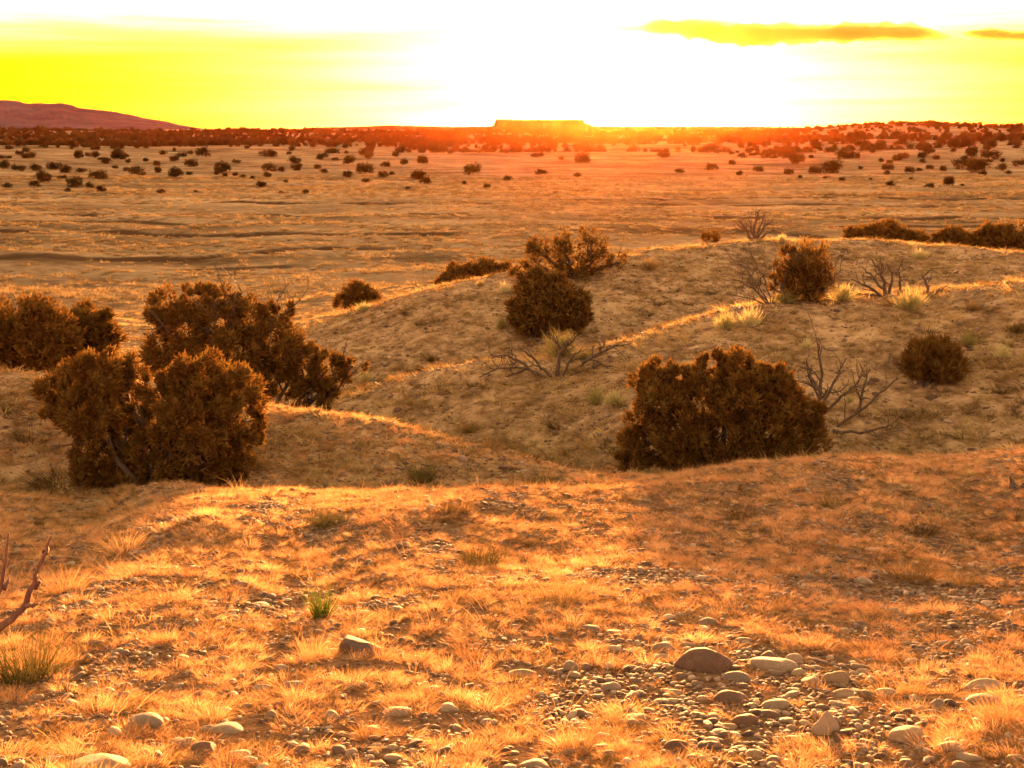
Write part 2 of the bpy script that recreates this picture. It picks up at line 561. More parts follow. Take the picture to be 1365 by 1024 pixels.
# ------------------------------------------------------------------ the ground, one sheet to the horizon
def polar_grid(name, az, dd, hf, material):
    A, D = np.meshgrid(az, dd)
    x, y = D * np.sin(A), D * np.cos(A)
    z = hf(x.ravel(), y.ravel()).reshape(x.shape)
    nr, nc = A.shape
    idx = np.arange(nr * nc).reshape(nr, nc)
    q = np.stack([idx[:-1, :-1], idx[:-1, 1:], idx[1:, 1:], idx[1:, :-1]], -1).reshape(-1, 4)
    me = mesh_np(name, np.stack([x.ravel(), y.ravel(), z.ravel()], 1), [q], material, True)
    return obj(name, me)


def geo_rows(*segs):
    r = []
    for a, b, q in segs:
        n = int(math.log(b / a) / math.log(1 + q))
        r.append(np.exp(np.linspace(math.log(a), math.log(b), n, endpoint=False)))
    return np.concatenate(r + [[segs[-1][1]]])


dense = np.radians(np.arange(-23.0, 23.001, 0.055))
coarse = np.radians(np.concatenate([np.arange(23.15, 42, 0.15), np.linspace(43, 180, 38)]))
AZS = np.concatenate([-coarse[::-1], dense, coarse])
ROWS = geo_rows((0.25, 3.5, 0.05), (3.5, 16, 0.009), (16, 60, 0.007), (60, 260, 0.0034), (260, 1300, 0.005), (1300, 6200, 0.01))
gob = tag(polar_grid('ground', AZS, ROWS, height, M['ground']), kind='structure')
gco = np.zeros(len(gob.data.vertices) * 3, np.float32)
gob.data.vertices.foreach_get('co', gco)
gco = gco.reshape(-1, 3)
gob.data.attributes.new('bank', 'FLOAT', 'POINT').data.foreach_set('value', bank_shade(gco[:, 0].astype(float), gco[:, 1].astype(float)).astype(np.float32))


def mountain_h(x, y):
    az, d = np.arctan2(x, y), np.hypot(x, y)
    px = 682.5 + F * np.tan(az)
    top = np.interp(px, [-500, -300, -100, 0, 95, 112, 150, 180, 200, 215, 245, 280, 330], [150, 138, 134, 135, 137, 142, 147, 150, 155, 157.5, 164, 169.5, 172])
    H = (172 - top) / F * 2000
    ridge = np.clip(1 - np.abs(d - 2000) / 340, 0, 1)
    prof = ridge ** 0.8
    z = H * (prof * (1 + 0.4 * fbm(px / 26, d / 104, 61, 5) * (1 - prof * 0.75)) + 0.03 * fbm(px / 6, d / 36, 63, 3)) - 3 + CAMZ
    return z


tag(polar_grid('mountain', np.radians(np.arange(-31, -9.9, 0.04)), np.linspace(1640, 2345, 110), mountain_h, M['mountain']), kind='structure')


def mesa_h(x, y):
    az, d = np.arctan2(x, y), np.hypot(x, y)
    px = 682.5 + F * np.tan(az)
    top = np.interp(px, [380, 470, 520, 560, 600, 650, 658, 661, 700, 775, 778, 790, 1000, 1100], [2, 3.2, 5.6, 4.6, 3.4, 4.0, 5.2, 12.6, 12.2, 12.3, 9.5, 4.5, 3.6, 1.5])
    t = sstep(1660, 1720, d + 20 * fbm(px / 8, d / 80, 71, 3)) * (1 - sstep(2080, 2300, d))
    edge = sstep(380, 420, px) * (1 - sstep(1040, 1100, px))
    return CAMZ - 3 + edge * t * (top * 1750 / F * 0.97 + 2.2 + 0.8 * fbm(px / 3.5, d / 60, 73, 3))


tag(polar_grid('mesa', np.radians(np.arange(-9.4, 13, 0.02)), np.linspace(1580, 2340, 90), mesa_h, M['mesa']), kind='structure')


# ------------------------------------------------------------------ leaves, stems, tubes, stones
def strips(base, dirs, length, width, bend, rng, seg=2):
    """tapered bending blades; base (n,3), dirs (n,3) unit, bend (n,3) added at the tip"""
    n = len(base)
    side = np.cross(dirs, rng.normal(size=(n, 3)))
    side /= np.linalg.norm(side, axis=1, keepdims=True) + 1e-9
    V = []
    for k in range(seg + 1):
        t = k / seg
        p = base + dirs * (length * t)[:, None] + bend * (t * t)
        wv = side * (width * (1 - t * 0.92) * 0.5)[:, None]
        V += [p - wv, p + wv]
    V = np.stack(V, 1)
    m = 2 * (seg + 1)
    q = np.array([[2 * k, 2 * k + 1, 2 * k + 3, 2 * k + 2] for k in range(seg)])
    Q = (np.arange(n)[:, None, None] * m + q[None]).reshape(-1, 4)
    return V.reshape(-1, 3), Q


def unit(v):
    return v / (np.linalg.norm(v, axis=1, keepdims=True) + 1e-9)


def tuft_mesh(name, material, seed, n, hgt, spread, lean, droop, width):
    rng = np.random.default_rng(seed)
    th = rng.uniform(0, 2 * math.pi, n)
    r = spread * np.sqrt(rng.uniform(0, 1, n))
    base = np.c_[r * np.cos(th), r * np.sin(th), np.full(n, -0.015)]
    out_ = np.c_[np.cos(th), np.sin(th), np.zeros(n)]
    d = unit(np.c_[0 * th, 0 * th, np.ones(n)] + out_ * (lean * rng.uniform(0.2, 1.2, n))[:, None] + rng.normal(0, 0.22 + 0.15 * droop, (n, 3)))
    d[:, 2] = np.abs(d[:, 2])
    L = hgt * rng.uniform(0.45, 1.1, n)
    b = unit(out_ + rng.normal(0, 0.8, (n, 3))) * (L * droop * rng.uniform(0.3, 1.1, n))[:, None]
    b[:, 2] = -np.abs(b[:, 2]) * 0.9
    V, Q = strips(base, d, L, np.full(n, width) * rng.uniform(0.7, 1.3, n), b, rng)
    return mesh_np(name, V, [Q], material)


def ico(sub):
    import bmesh
    bm = bmesh.new()
    bmesh.ops.create_icosphere(bm, subdivisions=sub, radius=1.0)
    V = np.array([v.co[:] for v in bm.verts])
    Fc = np.array([[v.index for v in f.verts] for f in bm.faces])
    bm.free()
    return V, Fc


def stone_mesh(name, material, seed, sub=3, flat=0.55, rough=0.25, peak=0.0, angular=0.0):
    rng = np.random.default_rng(seed)
    V, Fc = ico(sub)
    P = V.copy()
    for k in range(7):
        nrm = unit(rng.normal(size=(1, 3)))[0]
        f = 1.3 + rng.uniform(0, 1.0)
        P += V * (rough * 0.16 * np.sin(f * (V @ nrm) * 2.2 + rng.uniform(0, 6)))[:, None]
    for k in range(int(angular)):
        nrm = unit(rng.normal(size=(1, 3)) + (0, 0, 0.3))[0]
        cut = rng.uniform(0.55, 0.85)
        s = np.maximum(P @ nrm - cut, 0)
        P -= s[:, None] * nrm * 0.9
    P += V * (0.03 * fbm(V[:, 0] * 3 + seed, V[:, 1] * 3 + V[:, 2] * 2.3, seed, 3))[:, None]
    P[:, 1] *= rng.uniform(0.65, 0.95)
    P[:, 2] *= flat
    if peak:
        P[:, 2] += peak * np.maximum(0, 1 - 1.6 * np.hypot(P[:, 0], P[:, 1])) * (P[:, 2] > 0)
    P *= 0.5
    return mesh_np(name, P, [Fc], material, True)


def tube(pts, radii, sides=6):
    pts = [Vector(p) for p in pts]
    V, Q = [], []
    up = Vector((0.13, 0.31, 0.94))
    for i, p in enumerate(pts):
        t = (pts[min(i + 1, len(pts) - 1)] - pts[max(i - 1, 0)]).normalized()
        a = t.cross(up)
        if a.length < 0.05:
            a = t.cross(Vector((1, 0, 0)))
        a.normalize()
        b = t.cross(a)
        for k in range(sides):
            an = 2 * math.pi * k / sides
            V.append(p + (a * math.cos(an) + b * math.sin(an)) * radii[i])
    for i in range(len(pts) - 1):
        for k in range(sides):
            Q.append((i * sides + k, i * sides + (k + 1) % sides, (i + 1) * sides + (k + 1) % sides, (i + 1) * sides + k))
    return V, Q


class Wood:
    """collects limbs into one mesh"""
    def __init__(s, seed):
        s.V, s.Q = [], []
        s.r = random.Random(seed)

    def limb(s, pts, r0, r1, sides=6):
        n = len(pts)
        V, Q = tube(pts, [r0 + (r1 - r0) * i / (n - 1) for i in range(n)], sides)
        o = len(s.V)
        s.V += V
        s.Q += [tuple(i + o for i in q) for q in Q]

    def wander(s, p, d, length, n, jit, lift=0.0):
        pts = [Vector(p)]
        d = Vector(d).normalized()
        for i in range(n):
            d = (d + Vector((s.r.gauss(0, jit), s.r.gauss(0, jit), s.r.gauss(0, jit) + lift))).normalized()
            pts.append(pts[-1] + d * (length / n))
        return pts

    def branchy(s, pts, r0, r1, depth, kids, ratio=0.5, jit=0.25, lift=0.05):
        s.limb(pts, r0, r1, 6 if r0 > 0.012 else 4)
        if depth <= 0:
            return
        L = sum((pts[i + 1] - pts[i]).length for i in range(len(pts) - 1))
        for k in range(kids):
            t = s.r.uniform(0.25, 0.97)
            f = t * (len(pts) - 1)
            i = min(int(f), len(pts) - 2)
            p = pts[i].lerp(pts[i + 1], f - i)
            d = (pts[i + 1] - pts[i]).normalized()
            side = d.cross(Vector((s.r.gauss(0, 1), s.r.gauss(0, 1), s.r.gauss(0, 1)))).normalized()
            d2 = (d * s.r.uniform(0.4, 1.0) + side * s.r.uniform(0.6, 1.1) + Vector((0, 0, 0.15))).normalized()
            r = (r0 + (r1 - r0) * t) * 0.6
            s.branchy(s.wander(p, d2, L * ratio * s.r.uniform(0.5, 1.15), 5, jit, lift), r, r * 0.35, depth - 1, max(2, kids - 2), ratio, jit, lift)

    def mesh(s, name, material, origin):
        return mesh_np(name, np.array([(v - origin)[:] for v in s.V]), [np.array(s.Q)], material, True)


# ------------------------------------------------------------------ junipers near the camera
def crown_points(lobes, clumps, seed, floor):
    """clump centres through the outer shell of each lobe (centre, radii)"""
    rng = np.random.default_rng(seed)
    out_, rad, ctr = [], [], []
    vol = np.array([r[0] * r[2] for c, r in lobes])
    share = vol / vol.sum()
    for (c, r), s in zip(lobes, share):
        n = max(6, int(clumps * s))
        u = unit(rng.normal(size=(n, 3)))
        lump = 0.92 + 0.6 * fbm(u[:, 0] * 3.2 + seed, u[:, 1] * 3.2 + u[:, 2] * 3.9, seed, 3)
        rr = (rng.uniform(0.35, 1.0, n) ** 0.45) * lump
        p = np.array(c) + u * np.array(r) * rr[:, None]
        out_.append(p)
        rad.append(np.full(n, min(r)))
        ctr.append(np.repeat(np.array([c]), n, 0))
    P, R, K = np.concatenate(out_), np.concatenate(rad), np.concatenate(ctr)
    ok = P[:, 2] > floor
    return P[ok], R[ok], K[ok]


def foliage(name, lobes, clumps, per, leaf, seed, origin, floor, csize=0.24, up=0.5, material=None, width=0.34):
    rng = np.random.default_rng(seed + 5)
    P, R, K = crown_points(lobes, clumps, seed, floor)
    n = len(P)
    size = np.clip(R, 0.12, 0.8) * csize * rng.uniform(0.4, 1.5, n)
    u = unit(rng.normal(size=(n, per, 3)).reshape(-1, 3)).reshape(n, per, 3)
    rr = rng.uniform(0.15, 1, (n, per, 1)) ** 0.6
    stretch = np.array([1, 1, 1.25])
    B = P[:, None] + u * rr * size[:, None, None] * stretch
    axis = unit(P - K)
    d = unit((u * 0.9 + axis[:, None] * 0.55 + np.array([0, 0, up]) + rng.normal(0, 0.35, (n, per, 3))).reshape(-1, 3))
    B = B.reshape(-1, 3)
    ok = B[:, 2] > floor
    B, d = B[ok], d[ok]
    L = leaf * rng.uniform(0.6, 1.5, len(B))
    bend = rng.normal(0, 0.2, (len(B), 3)) * L[:, None]
    V, Q = strips(B - np.array(origin), d, L, L * width, bend, rng, 1)
    return mesh_np(name, V, [Q], material or M['juniper'])


def px_lobe(px, py, rx, ry, d, depth=None):
    c = at(px, py, d)
    s = math.hypot(c.length, 0) / F
    return (c[:], (rx * s, (depth if depth else (rx + ry) / 2) * s, ry * s))


def juniper(label, base_px, d, lobes_px, clumps, per, leaf, seed, group=None, trunk_r=0.05, cat='juniper', csize=0.24, up=0.5, name='juniper_tree', stray=0, width=0.34, lift=0.0):
    if d is None:
        hp = hit(*base_px)
        base_px, d = base_px[0], math.hypot(hp.x, hp.y)
    a, _ = ray(base_px, 500)
    x, y = d * math.sin(a), d * math.cos(a)
    g = ground_at(x, y)
    root = obj(name, None, None, (x, y, g))
    root.empty_display_size = 0.2
    tag(root, label, cat, group)
    lobes = [px_lobe(p[0], p[1], p[2], p[3], d + (p[4] if len(p) > 4 else 0)) for p in lobes_px]
    me = foliage('crown', lobes, clumps, per, leaf, seed, (x, y, g), g + 0.02 + lift, csize, up, None, width)
    obj('crown', me, root)
    wd = Wood(seed)
    o = Vector((x, y, g))
    for c, r in lobes:
        c = Vector(c)
        p0 = o + Vector((wd.r.gauss(0, 0.06), wd.r.gauss(0, 0.06), -0.08))
        mid = p0.lerp(c, 0.5) + Vector((wd.r.gauss(0, 0.08), wd.r.gauss(0, 0.08), 0.02))
        pts = [p0, p0.lerp(mid, 0.5) + Vector((wd.r.gauss(0, .03), wd.r.gauss(0, .03), 0.03)), mid, mid.lerp(c, 0.5) + Vector((wd.r.gauss(0, .03), wd.r.gauss(0, .03), 0)), c]
        wd.branchy(pts, trunk_r * 1.0, trunk_r * 0.35, 1 + (stray > 0), 5 + stray, 0.36, 0.3)
    obj('trunk', wd.mesh('trunk', M['bark'], o), root)
    return root


juniper('broad dark two-lobed juniper on the edge of the grassy hilltop, largest bush at left', 205, 13.3,
        [(82, 515, 34, 30, 0.2), (128, 500, 42, 34, 0), (165, 508, 30, 34, 0.1), (80, 548, 30, 24, 0.1), (120, 555, 40, 40, -0.1), (130, 600, 34, 36, 0), (175, 560, 34, 40, 0.15), (225, 525, 34, 34, 0.1), (265, 508, 44, 34, 0), (305, 525, 40, 36, 0), (325, 560, 28, 36, 0.1), (255, 560, 50, 46, -0.15), (300, 590, 42, 36, 0), (210, 600, 46, 40, -0.1), (255, 625, 56, 26, 0), (170, 630, 40, 20, 0.1), (300, 630, 26, 18, 0), (118, 625, 34, 22, 0), (150, 642, 44, 14, -0.1), (240, 648, 60, 12, -0.1)],
        640, 150, 0.036, 11, trunk_r=0.04, width=0.5)
juniper('tall ragged juniper clump behind the two-lobed bush, its right side trailing low over the slope', 320, 20.3,
        [(218, 412, 30, 26, 0.2), (262, 402, 26, 22, 0), (298, 400, 24, 20, 0), (240, 440, 38, 34, 0.1), (290, 435, 38, 34, 0), (335, 428, 32, 30, 0.1), (375, 418, 18, 24, 0.2), (215, 470, 36, 30, 0.2), (262, 480, 40, 36, 0), (318, 475, 42, 40, -0.1), (365, 465, 38, 36, 0), (400, 485, 34, 32, 0), (355, 505, 40, 30, 0), (435, 495, 34, 26, -0.1), (470, 488, 26, 15, -0.2), (415, 522, 40, 22, -0.1), (300, 515, 40, 24, 0), (440, 525, 16, 16, -0.1)],
        600, 96, 0.05, 23, trunk_r=0.05, stray=2, width=0.5)
juniper('dark rounded juniper at the left edge, its crown cut by the frame', 40, 22.0,
        [(20, 445, 48, 42, 0), (-30, 450, 50, 45, 0), (65, 450, 40, 42, 0), (30, 475, 60, 22, 0), (45, 425, 28, 24, 0)],
        420, 70, 0.06, 31, trunk_r=0.05, width=0.5)
juniper('dark juniper beside the frame-cut one, its right shoulder sloping to the pale flat', 108, 23.0,
        [(105, 440, 40, 34, 0), (135, 455, 26, 34, 0), (95, 470, 45, 24, 0), (140, 430, 16, 14, 0), (120, 480, 40, 16, 0)],
        300, 70, 0.06, 37, trunk_r=0.04, width=0.5)
juniper('big round juniper on the far lip of the hilltop, widest bush on the right', 965, 14.2,
        [(872, 508, 30, 28, 0.1), (896, 512, 26, 26, 0), (880, 538, 36, 30, -0.1), (952, 498, 32, 28, 0.1), (985, 495, 36, 26, 0), (1022, 514, 36, 28, 0), (935, 535, 44, 36, 0), (995, 535, 48, 38, -0.1), (1045, 540, 38, 34, 0), (1076, 560, 26, 26, 0.1), (860, 585, 38, 32, 0), (910, 580, 44, 38, -0.1), (965, 585, 46, 36, 0), (1020, 580, 46, 36, -0.1), (1070, 585, 32, 28, 0), (845, 608, 24, 20, 0), (900, 612, 44, 16, 0), (1000, 612, 70, 16, 0)],
        720, 150, 0.038, 41, trunk_r=0.04, width=0.5)
juniper('dense squat juniper on the shaded slope straight below the sun', (732, 448), None,
        [(728, 408, 44, 40, 0), (755, 405, 32, 34, 0), (700, 415, 22, 30, 0), (730, 430, 48, 20, 0), (770, 422, 18, 20, 0), (722, 380, 34, 20, 0)],
        420, 70, 0.065, 47, trunk_r=0.05, width=0.5)
juniper('thin-crowned taller juniper on the ridge line just under the sun', (762, 371), None,
        [(710, 345, 22, 24, 0), (745, 345, 34, 26, 0), (752, 322, 14, 20, 0), (788, 325, 20, 30, 0), (790, 350, 36, 18, 0), (705, 325, 12, 12, 0), (825, 350, 18, 10, 0), (700, 365, 30, 14, 0), (760, 365, 40, 14, 0)],
        170, 44, 0.07, 53, trunk_r=0.05, stray=2, csize=0.3)
juniper('low flat-topped juniper behind the spur, left of the sunlit ridge', 625, 42.0,
        [(612, 372, 28, 20, 0), (645, 364, 30, 18, 0), (600, 378, 20, 16, 0), (630, 378, 40, 16, 0), (672, 362, 12, 12, 0)],
        260, 60, 0.09, 59, trunk_r=0.05, width=0.5)
juniper('small upright juniper standing alone on the right-hand slope', (1246, 512), None,
        [(1246, 485, 36, 24, 0), (1236, 470, 20, 16, 0), (1258, 468, 18, 16, 0), (1225, 485, 18, 18, 0), (1268, 488, 16, 18, 0), (1246, 500, 28, 14, 0)],
        190, 60, 0.07, 61, trunk_r=0.03, up=1.3, csize=0.3)
juniper('bushy juniper among bare stems on top of the middle spur', (1072, 402), None,
        [(1075, 365, 32, 34, 0), (1060, 350, 24, 22, 0), (1090, 360, 20, 28, 0), (1070, 388, 30, 16, 0), (1045, 375, 18, 18, 0)],
        150, 40, 0.07, 67, trunk_r=0.04, up=1.0, csize=0.28)
juniper('long low juniper along the ridge line, leftmost of the three on the right skyline', 1180, 46.0,
        [(1150, 317, 24, 16, 0), (1180, 313, 34, 15, 0), (1210, 319, 26, 13, 0), (1180, 322, 50, 10, 0)],
        240, 40, 0.13, 71, trunk_r=0.05)
juniper('round juniper along the ridge line, middle of the three on the right skyline', 1268, 46.5,
        [(1268, 321, 26, 15, 0), (1258, 325, 20, 12, 0), (1283, 325, 16, 11, 0)],
        150, 40, 0.13, 73, trunk_r=0.05)
juniper('juniper on the ridge line at the right edge, tallest of the three there', 1332, 46.5,
        [(1325, 317, 28, 18, 0), (1345, 322, 30, 16, 0), (1308, 325, 18, 12, 0), (1380, 320, 26, 16, 0)],
        200, 40, 0.13, 79, trunk_r=0.05)
juniper('small round bush on the bright ridge right of the sun', (950, 324), None, [(950, 315, 15, 9, 0), (945, 318, 12, 8, 0)], 70, 36, 0.10, 83, trunk_r=0.03)
juniper('ragged low shrub on the valley floor left of the spur', 474, 40.0,
        [(478, 392, 20, 12, 0), (462, 402, 18, 9, 0), (492, 398, 14, 10, 0), (480, 382, 8, 8, 0)], 110, 30, 0.12, 89, trunk_r=0.03, csize=0.34)


# ------------------------------------------------------------------ dead trees and bare shrubs
def bare(name, label, cat, base, d, limbs, seed, r0, kids=5, depth=2, ratio=0.5, jit=0.28, lift=0.04, material='dead', zoff=0.0, spread=0.25):
    if d is None:
        hp = hit(*base)
        d = math.hypot(hp.x, hp.y)
    a, _ = ray(base[0], base[1])
    x, y = d * math.sin(a), d * math.cos(a)
    o = Vector((x, y, ground_at(x, y)))
    wd = Wood(seed)
    shift = o.z - at(base[0], base[1], d).z
    for ln in limbs:
        pts, off, k = [], 0.0, len(ln)
        for i, (px, py) in enumerate(ln):
            off += wd.r.gauss(0, spread / k)
            p = at(px, py, d + off)
            p.z += shift
            pts.append(p)
        fine = []
        for i in range(len(pts) - 1):
            for q in range(3):
                fine.append(pts[i].lerp(pts[i + 1], q / 3) + Vector((wd.r.gauss(0, .008), wd.r.gauss(0, .008), wd.r.gauss(0, .008))) * (0 if i + q == 0 else 1) * d / 15)
        fine.append(pts[-1])
        k0 = 1.5 if ln is limbs[0] else 1.0
        wd.branchy(fine, r0 * k0, r0 * 0.3, depth, kids, ratio, jit, lift)
    root = obj(name, wd.mesh(name, M[material], o), None, o)
    return tag(root, label, cat)


bare('dead_tree', 'grey leafless dead tree leaning right beside the widest juniper', 'dead tree', (1085, 572), None,
     [[(1075, 572), (1090, 540), (1096, 500), (1092, 470), (1090, 458)], [(1095, 545), (1110, 510), (1128, 478)], [(1080, 570), (1110, 575), (1150, 545), (1180, 520), (1198, 505)],
      [(1110, 574), (1145, 578), (1175, 570), (1190, 568)], [(1140, 552), (1152, 515), (1160, 492)], [(1085, 565), (1115, 535), (1140, 515), (1150, 500)], [(1060, 568), (1085, 571), (1105, 575)], [(1090, 520), (1078, 495), (1075, 480)]],
     101, 0.022, 6, 2, 0.42)
bare('fallen_dead_tree', 'fallen dead tree with twisted grey limbs lying below the squat juniper', 'dead tree', (745, 503), None,
     [[(742, 505), (745, 480), (746, 462), (738, 448)], [(746, 470), (760, 458), (768, 448)], [(735, 503), (715, 485), (700, 468), (690, 462)], [(730, 505), (700, 492), (665, 490), (640, 503)], [(715, 500), (690, 480), (672, 472), (655, 478)],
      [(755, 500), (785, 480), (812, 465), (842, 458)], [(760, 500), (800, 486), (838, 490)], [(775, 484), (800, 470), (806, 455)], [(750, 500), (763, 478), (775, 465)], [(700, 492), (680, 500), (668, 508)]],
     103, 0.021, 6, 2, 0.45)
bare('bare_shrub', 'wide fan of thin bare stems left of the bushy juniper on the spur', 'bare shrub', (1025, 405), None,
     [[(1025, 406), (1005, 385), (985, 375), (962, 372)], [(1025, 406), (1010, 380), (992, 358), (975, 345)], [(1027, 405), (1018, 375), (1008, 352), (1000, 340)], [(1030, 405), (1032, 375), (1030, 350)], [(1032, 405), (1045, 378), (1052, 350), (1058, 335)],
      [(1085, 402), (1105, 380), (1120, 360), (1125, 345)], [(1020, 406), (995, 395), (968, 392)], [(1022, 405), (1000, 372), (985, 362)]],
     107, 0.012, 10, 2, 0.5)
bare('dead_shrub', 'grey dead shrub with a thick split trunk at the middle of the right spur', 'dead shrub', (1185, 396), None,
     [[(1182, 398), (1178, 375), (1170, 358), (1160, 345)], [(1198, 398), (1200, 378), (1198, 358), (1205, 345)], [(1178, 398), (1158, 382), (1135, 372)], [(1175, 398), (1150, 392), (1128, 388)], [(1185, 392), (1190, 370), (1183, 352)], [(1178, 385), (1160, 365), (1148, 355)]],
     109, 0.024, 5, 2, 0.4)
bare('forked_dead_stem', 'small forked dead stem on the crest right of the split dead shrub', 'dead shrub', (1240, 398), None,
     [[(1240, 398), (1236, 382), (1230, 370), (1243, 358)], [(1240, 398), (1250, 388), (1262, 381)]], 113, 0.02, 4, 1, 0.4)
bare('spiky_bare_shrub', 'spiky bare shrub poking above the bright ridge right of the sun', 'bare shrub', (1008, 322), 33.4,
     [[(1005, 322), (1008, 300), (1010, 284)], [(1003, 322), (992, 305), (985, 297)], [(1008, 322), (1020, 305), (1030, 296)], [(1006, 322), (1014, 300), (1020, 289)], [(1002, 322), (996, 310), (975, 308)], [(1010, 322), (1022, 314), (1032, 308)], [(1005, 322), (1001, 305), (999, 290)]],
     127, 0.03, 6, 2, 0.45, jit=0.18)
bare('bare_sapling', 'dark red bare twigs of a sapling reaching in at the left edge', 'bare sapling', (-55, 835), 6.75,
     [[(-55, 840), (-15, 795), (12, 775), (30, 755), (42, 728), (50, 702), (58, 682), (65, 664)], [(30, 757), (40, 755), (48, 754)], [(-45, 825), (-15, 775), (-2, 735), (3, 695), (8, 660)], [(44, 732), (48, 727), (50, 724)], [(2, 735), (5, 729), (8, 722)], [(57, 686), (61, 679)]],
     131, 0.016, 0, 0, 0.3, material='twig', spread=0.12)
bare('charred_stump', 'small dark weathered stump at the right edge of the hilltop', 'stump', (1352, 670), 11.2,
     [[(1352, 672), (1350, 662), (1347, 655)], [(1356, 672), (1362, 664), (1368, 658)]], 137, 0.03, 2, 1, 0.5)


# ------------------------------------------------------------------ pale rabbitbrush, weeds, grass tufts (things one can count)
def dome_mesh(name, material, seed, n=420, wid=0.02):
    """a rounded bush of fine upright stems, about 1 m wide and 0.7 m high"""
    rng = np.random.default_rng(seed)
    u = unit(rng.normal(size=(n, 3)))
    u[:, 2] = np.abs(u[:, 2]) + 0.15
    u = unit(u)
    lump = 1 + 0.5 * fbm(u[:, 0] * 2.5 + seed, u[:, 1] * 2.5, seed, 2)
    L = 0.5 * lump * rng.uniform(0.75, 1.1, n)
    base = u * (L * rng.uniform(0.05, 0.75, n))[:, None] * np.array([1, 1, 1.2])
    base[:, 2] -= 0.03
    d = unit(u + (0, 0, 0.45) + rng.normal(0, 0.25, (n, 3)))
    V, Q = strips(base, d, L * rng.uniform(0.35, 0.6, n), np.full(n, wid), rng.normal(0, 0.04, (n, 3)), rng)
    return mesh_np(name, V, [Q], material)


DOMES = [dome_mesh('rabbitbrush', M['chamisa'], s, 620, 0.022) for s in (1, 2, 3, 4)]
DOMES_B = [dome_mesh('sagebrush', M['brown_grass'], s, 560, 0.022) for s in (5, 6)]


def bush(label, px, py, wpx, hpx, kind='rabbitbrush', cat='shrub', i=0, group=None, meshes=None):
    p = hit(px, py)
    s = (p - cam.location).length / F
    me = (meshes or DOMES)[i % len(meshes or DOMES)]
    o = obj(kind, me, None, p, i * 1.7)
    o.scale = (wpx * s, wpx * s, hpx * s / 0.62)
    return tag(o, label, cat, group)


for i, (lb, px, py, wp, hp) in enumerate([
        ('pale rabbitbrush glowing behind the trunk of the fallen dead tree', 748, 476, 60, 44),
        ('small pale rabbitbrush just right of the fallen dead tree trunk', 778, 480, 24, 18),
        ('pale rabbitbrush pair, left bush, in front of the wide bare-stemmed shrub', 968, 440, 34, 28),
        ('pale rabbitbrush pair, right bush, in front of the wide bare-stemmed shrub', 1000, 436, 34, 30),
        ('broad pale rabbitbrush between the bushy juniper and the split dead shrub', 1124, 402, 46, 28),
        ('pale rabbitbrush at the right foot of the split dead shrub', 1212, 413, 50, 34),
        ('pale rabbitbrush hugging the foot of the bushy juniper', 1048, 404, 42, 20),
        ('grey-green rabbitbrush left of the widest juniper, left bush of two', 794, 539, 32, 30),
        ('golden rabbitbrush touching the left side of the widest juniper', 818, 542, 34, 28),
        ('yellow-green rabbitbrush above and right of the lone upright juniper', 1290, 462, 28, 20),
        ('yellow-green rabbitbrush near the right edge, level with the lone upright juniper', 1336, 478, 30, 22),
        ('tiny yellow rabbitbrush above the top of the dead tree', 1075, 466, 22, 16),
        ('small yellow rabbitbrush seen through the limbs of the dead tree', 1132, 537, 14, 12),
        ('small pale bush on the bright ridge below the right skyline junipers', 1226, 345, 26, 14),
        ('tiny pale bush on the ridge line right of the spiky bare shrub', 1042, 321, 16, 9),
        ('pale bush at the low right tip of the tall ragged juniper clump', 486, 509, 26, 20),
        ('small pale bush in front of the low flat-topped juniper', 640, 382, 14, 11),
        ('pale bush at the left end of the sunlit ridge beside the squat juniper', 672, 392, 20, 18),
        ('pale bush in front of the ragged low shrub on the valley floor', 484, 415, 30, 12),
        ('pale bush at the left side of the squat juniper on the slope', 668, 440, 18, 20)]):
    bush(lb, px, py, wp, hp, i=i)
for i, (lb, px, py, wp, hp) in enumerate([
        ('low brown bush at the right edge above the pale rabbitbrush', 1356, 445, 36, 18),
        ('low brown bush on the crest near the right edge', 1298, 414, 30, 12),
        ('flat brown bush in the shaded gully left of the widest juniper', 624, 578, 36, 20),
        ('brown bush on the slope right of the thin-crowned juniper', 865, 360, 36, 16),
        ('small brown bush on the spur left of the fallen dead tree, larger of two', 575, 483, 24, 10),
        ('small brown bush on the spur left of the fallen dead tree, smaller of two', 560, 494, 16, 8),
        ('brown bush at the right foot of the two-lobed juniper', 342, 625, 42, 26)]):
    bush(lb, px, py, wp, hp, kind='sagebrush', i=i, meshes=DOMES_B)

TALL = [tuft_mesh('bunch_grass', M['bunch_grass'], s, 300, 0.21, 0.085, 0.65, 0.55, 0.0026) for s in (11, 12, 13)]
GREEN = [tuft_mesh('bunch_grass', M['green_grass'], s, 330, 0.27, 0.10, 0.5, 0.3, 0.0036) for s in (14, 15)]
BROWN = [tuft_mesh('bunch_grass', M['brown_grass'], s, 330, 0.25, 0.11, 0.6, 0.35, 0.0034) for s in (16, 17)]
WEED = [tuft_mesh('green_weed', M['weed'], s, 160, 0.26, 0.06, 0.45, 0.2, 0.010) for s in (18, 19)]


def tuft(label, px, py, wpx, hpx, fam, i, name='grass_tuft', cat='grass tuft', group=None):
    p = hit(px, py)
    s = (p - cam.location).length / F
    o = obj(name, fam[i % len(fam)], None, p, i * 2.1)
    o.scale = (wpx * s / 0.40, wpx * s / 0.40, hpx * s / 0.27)
    return tag(o, label, cat, group)


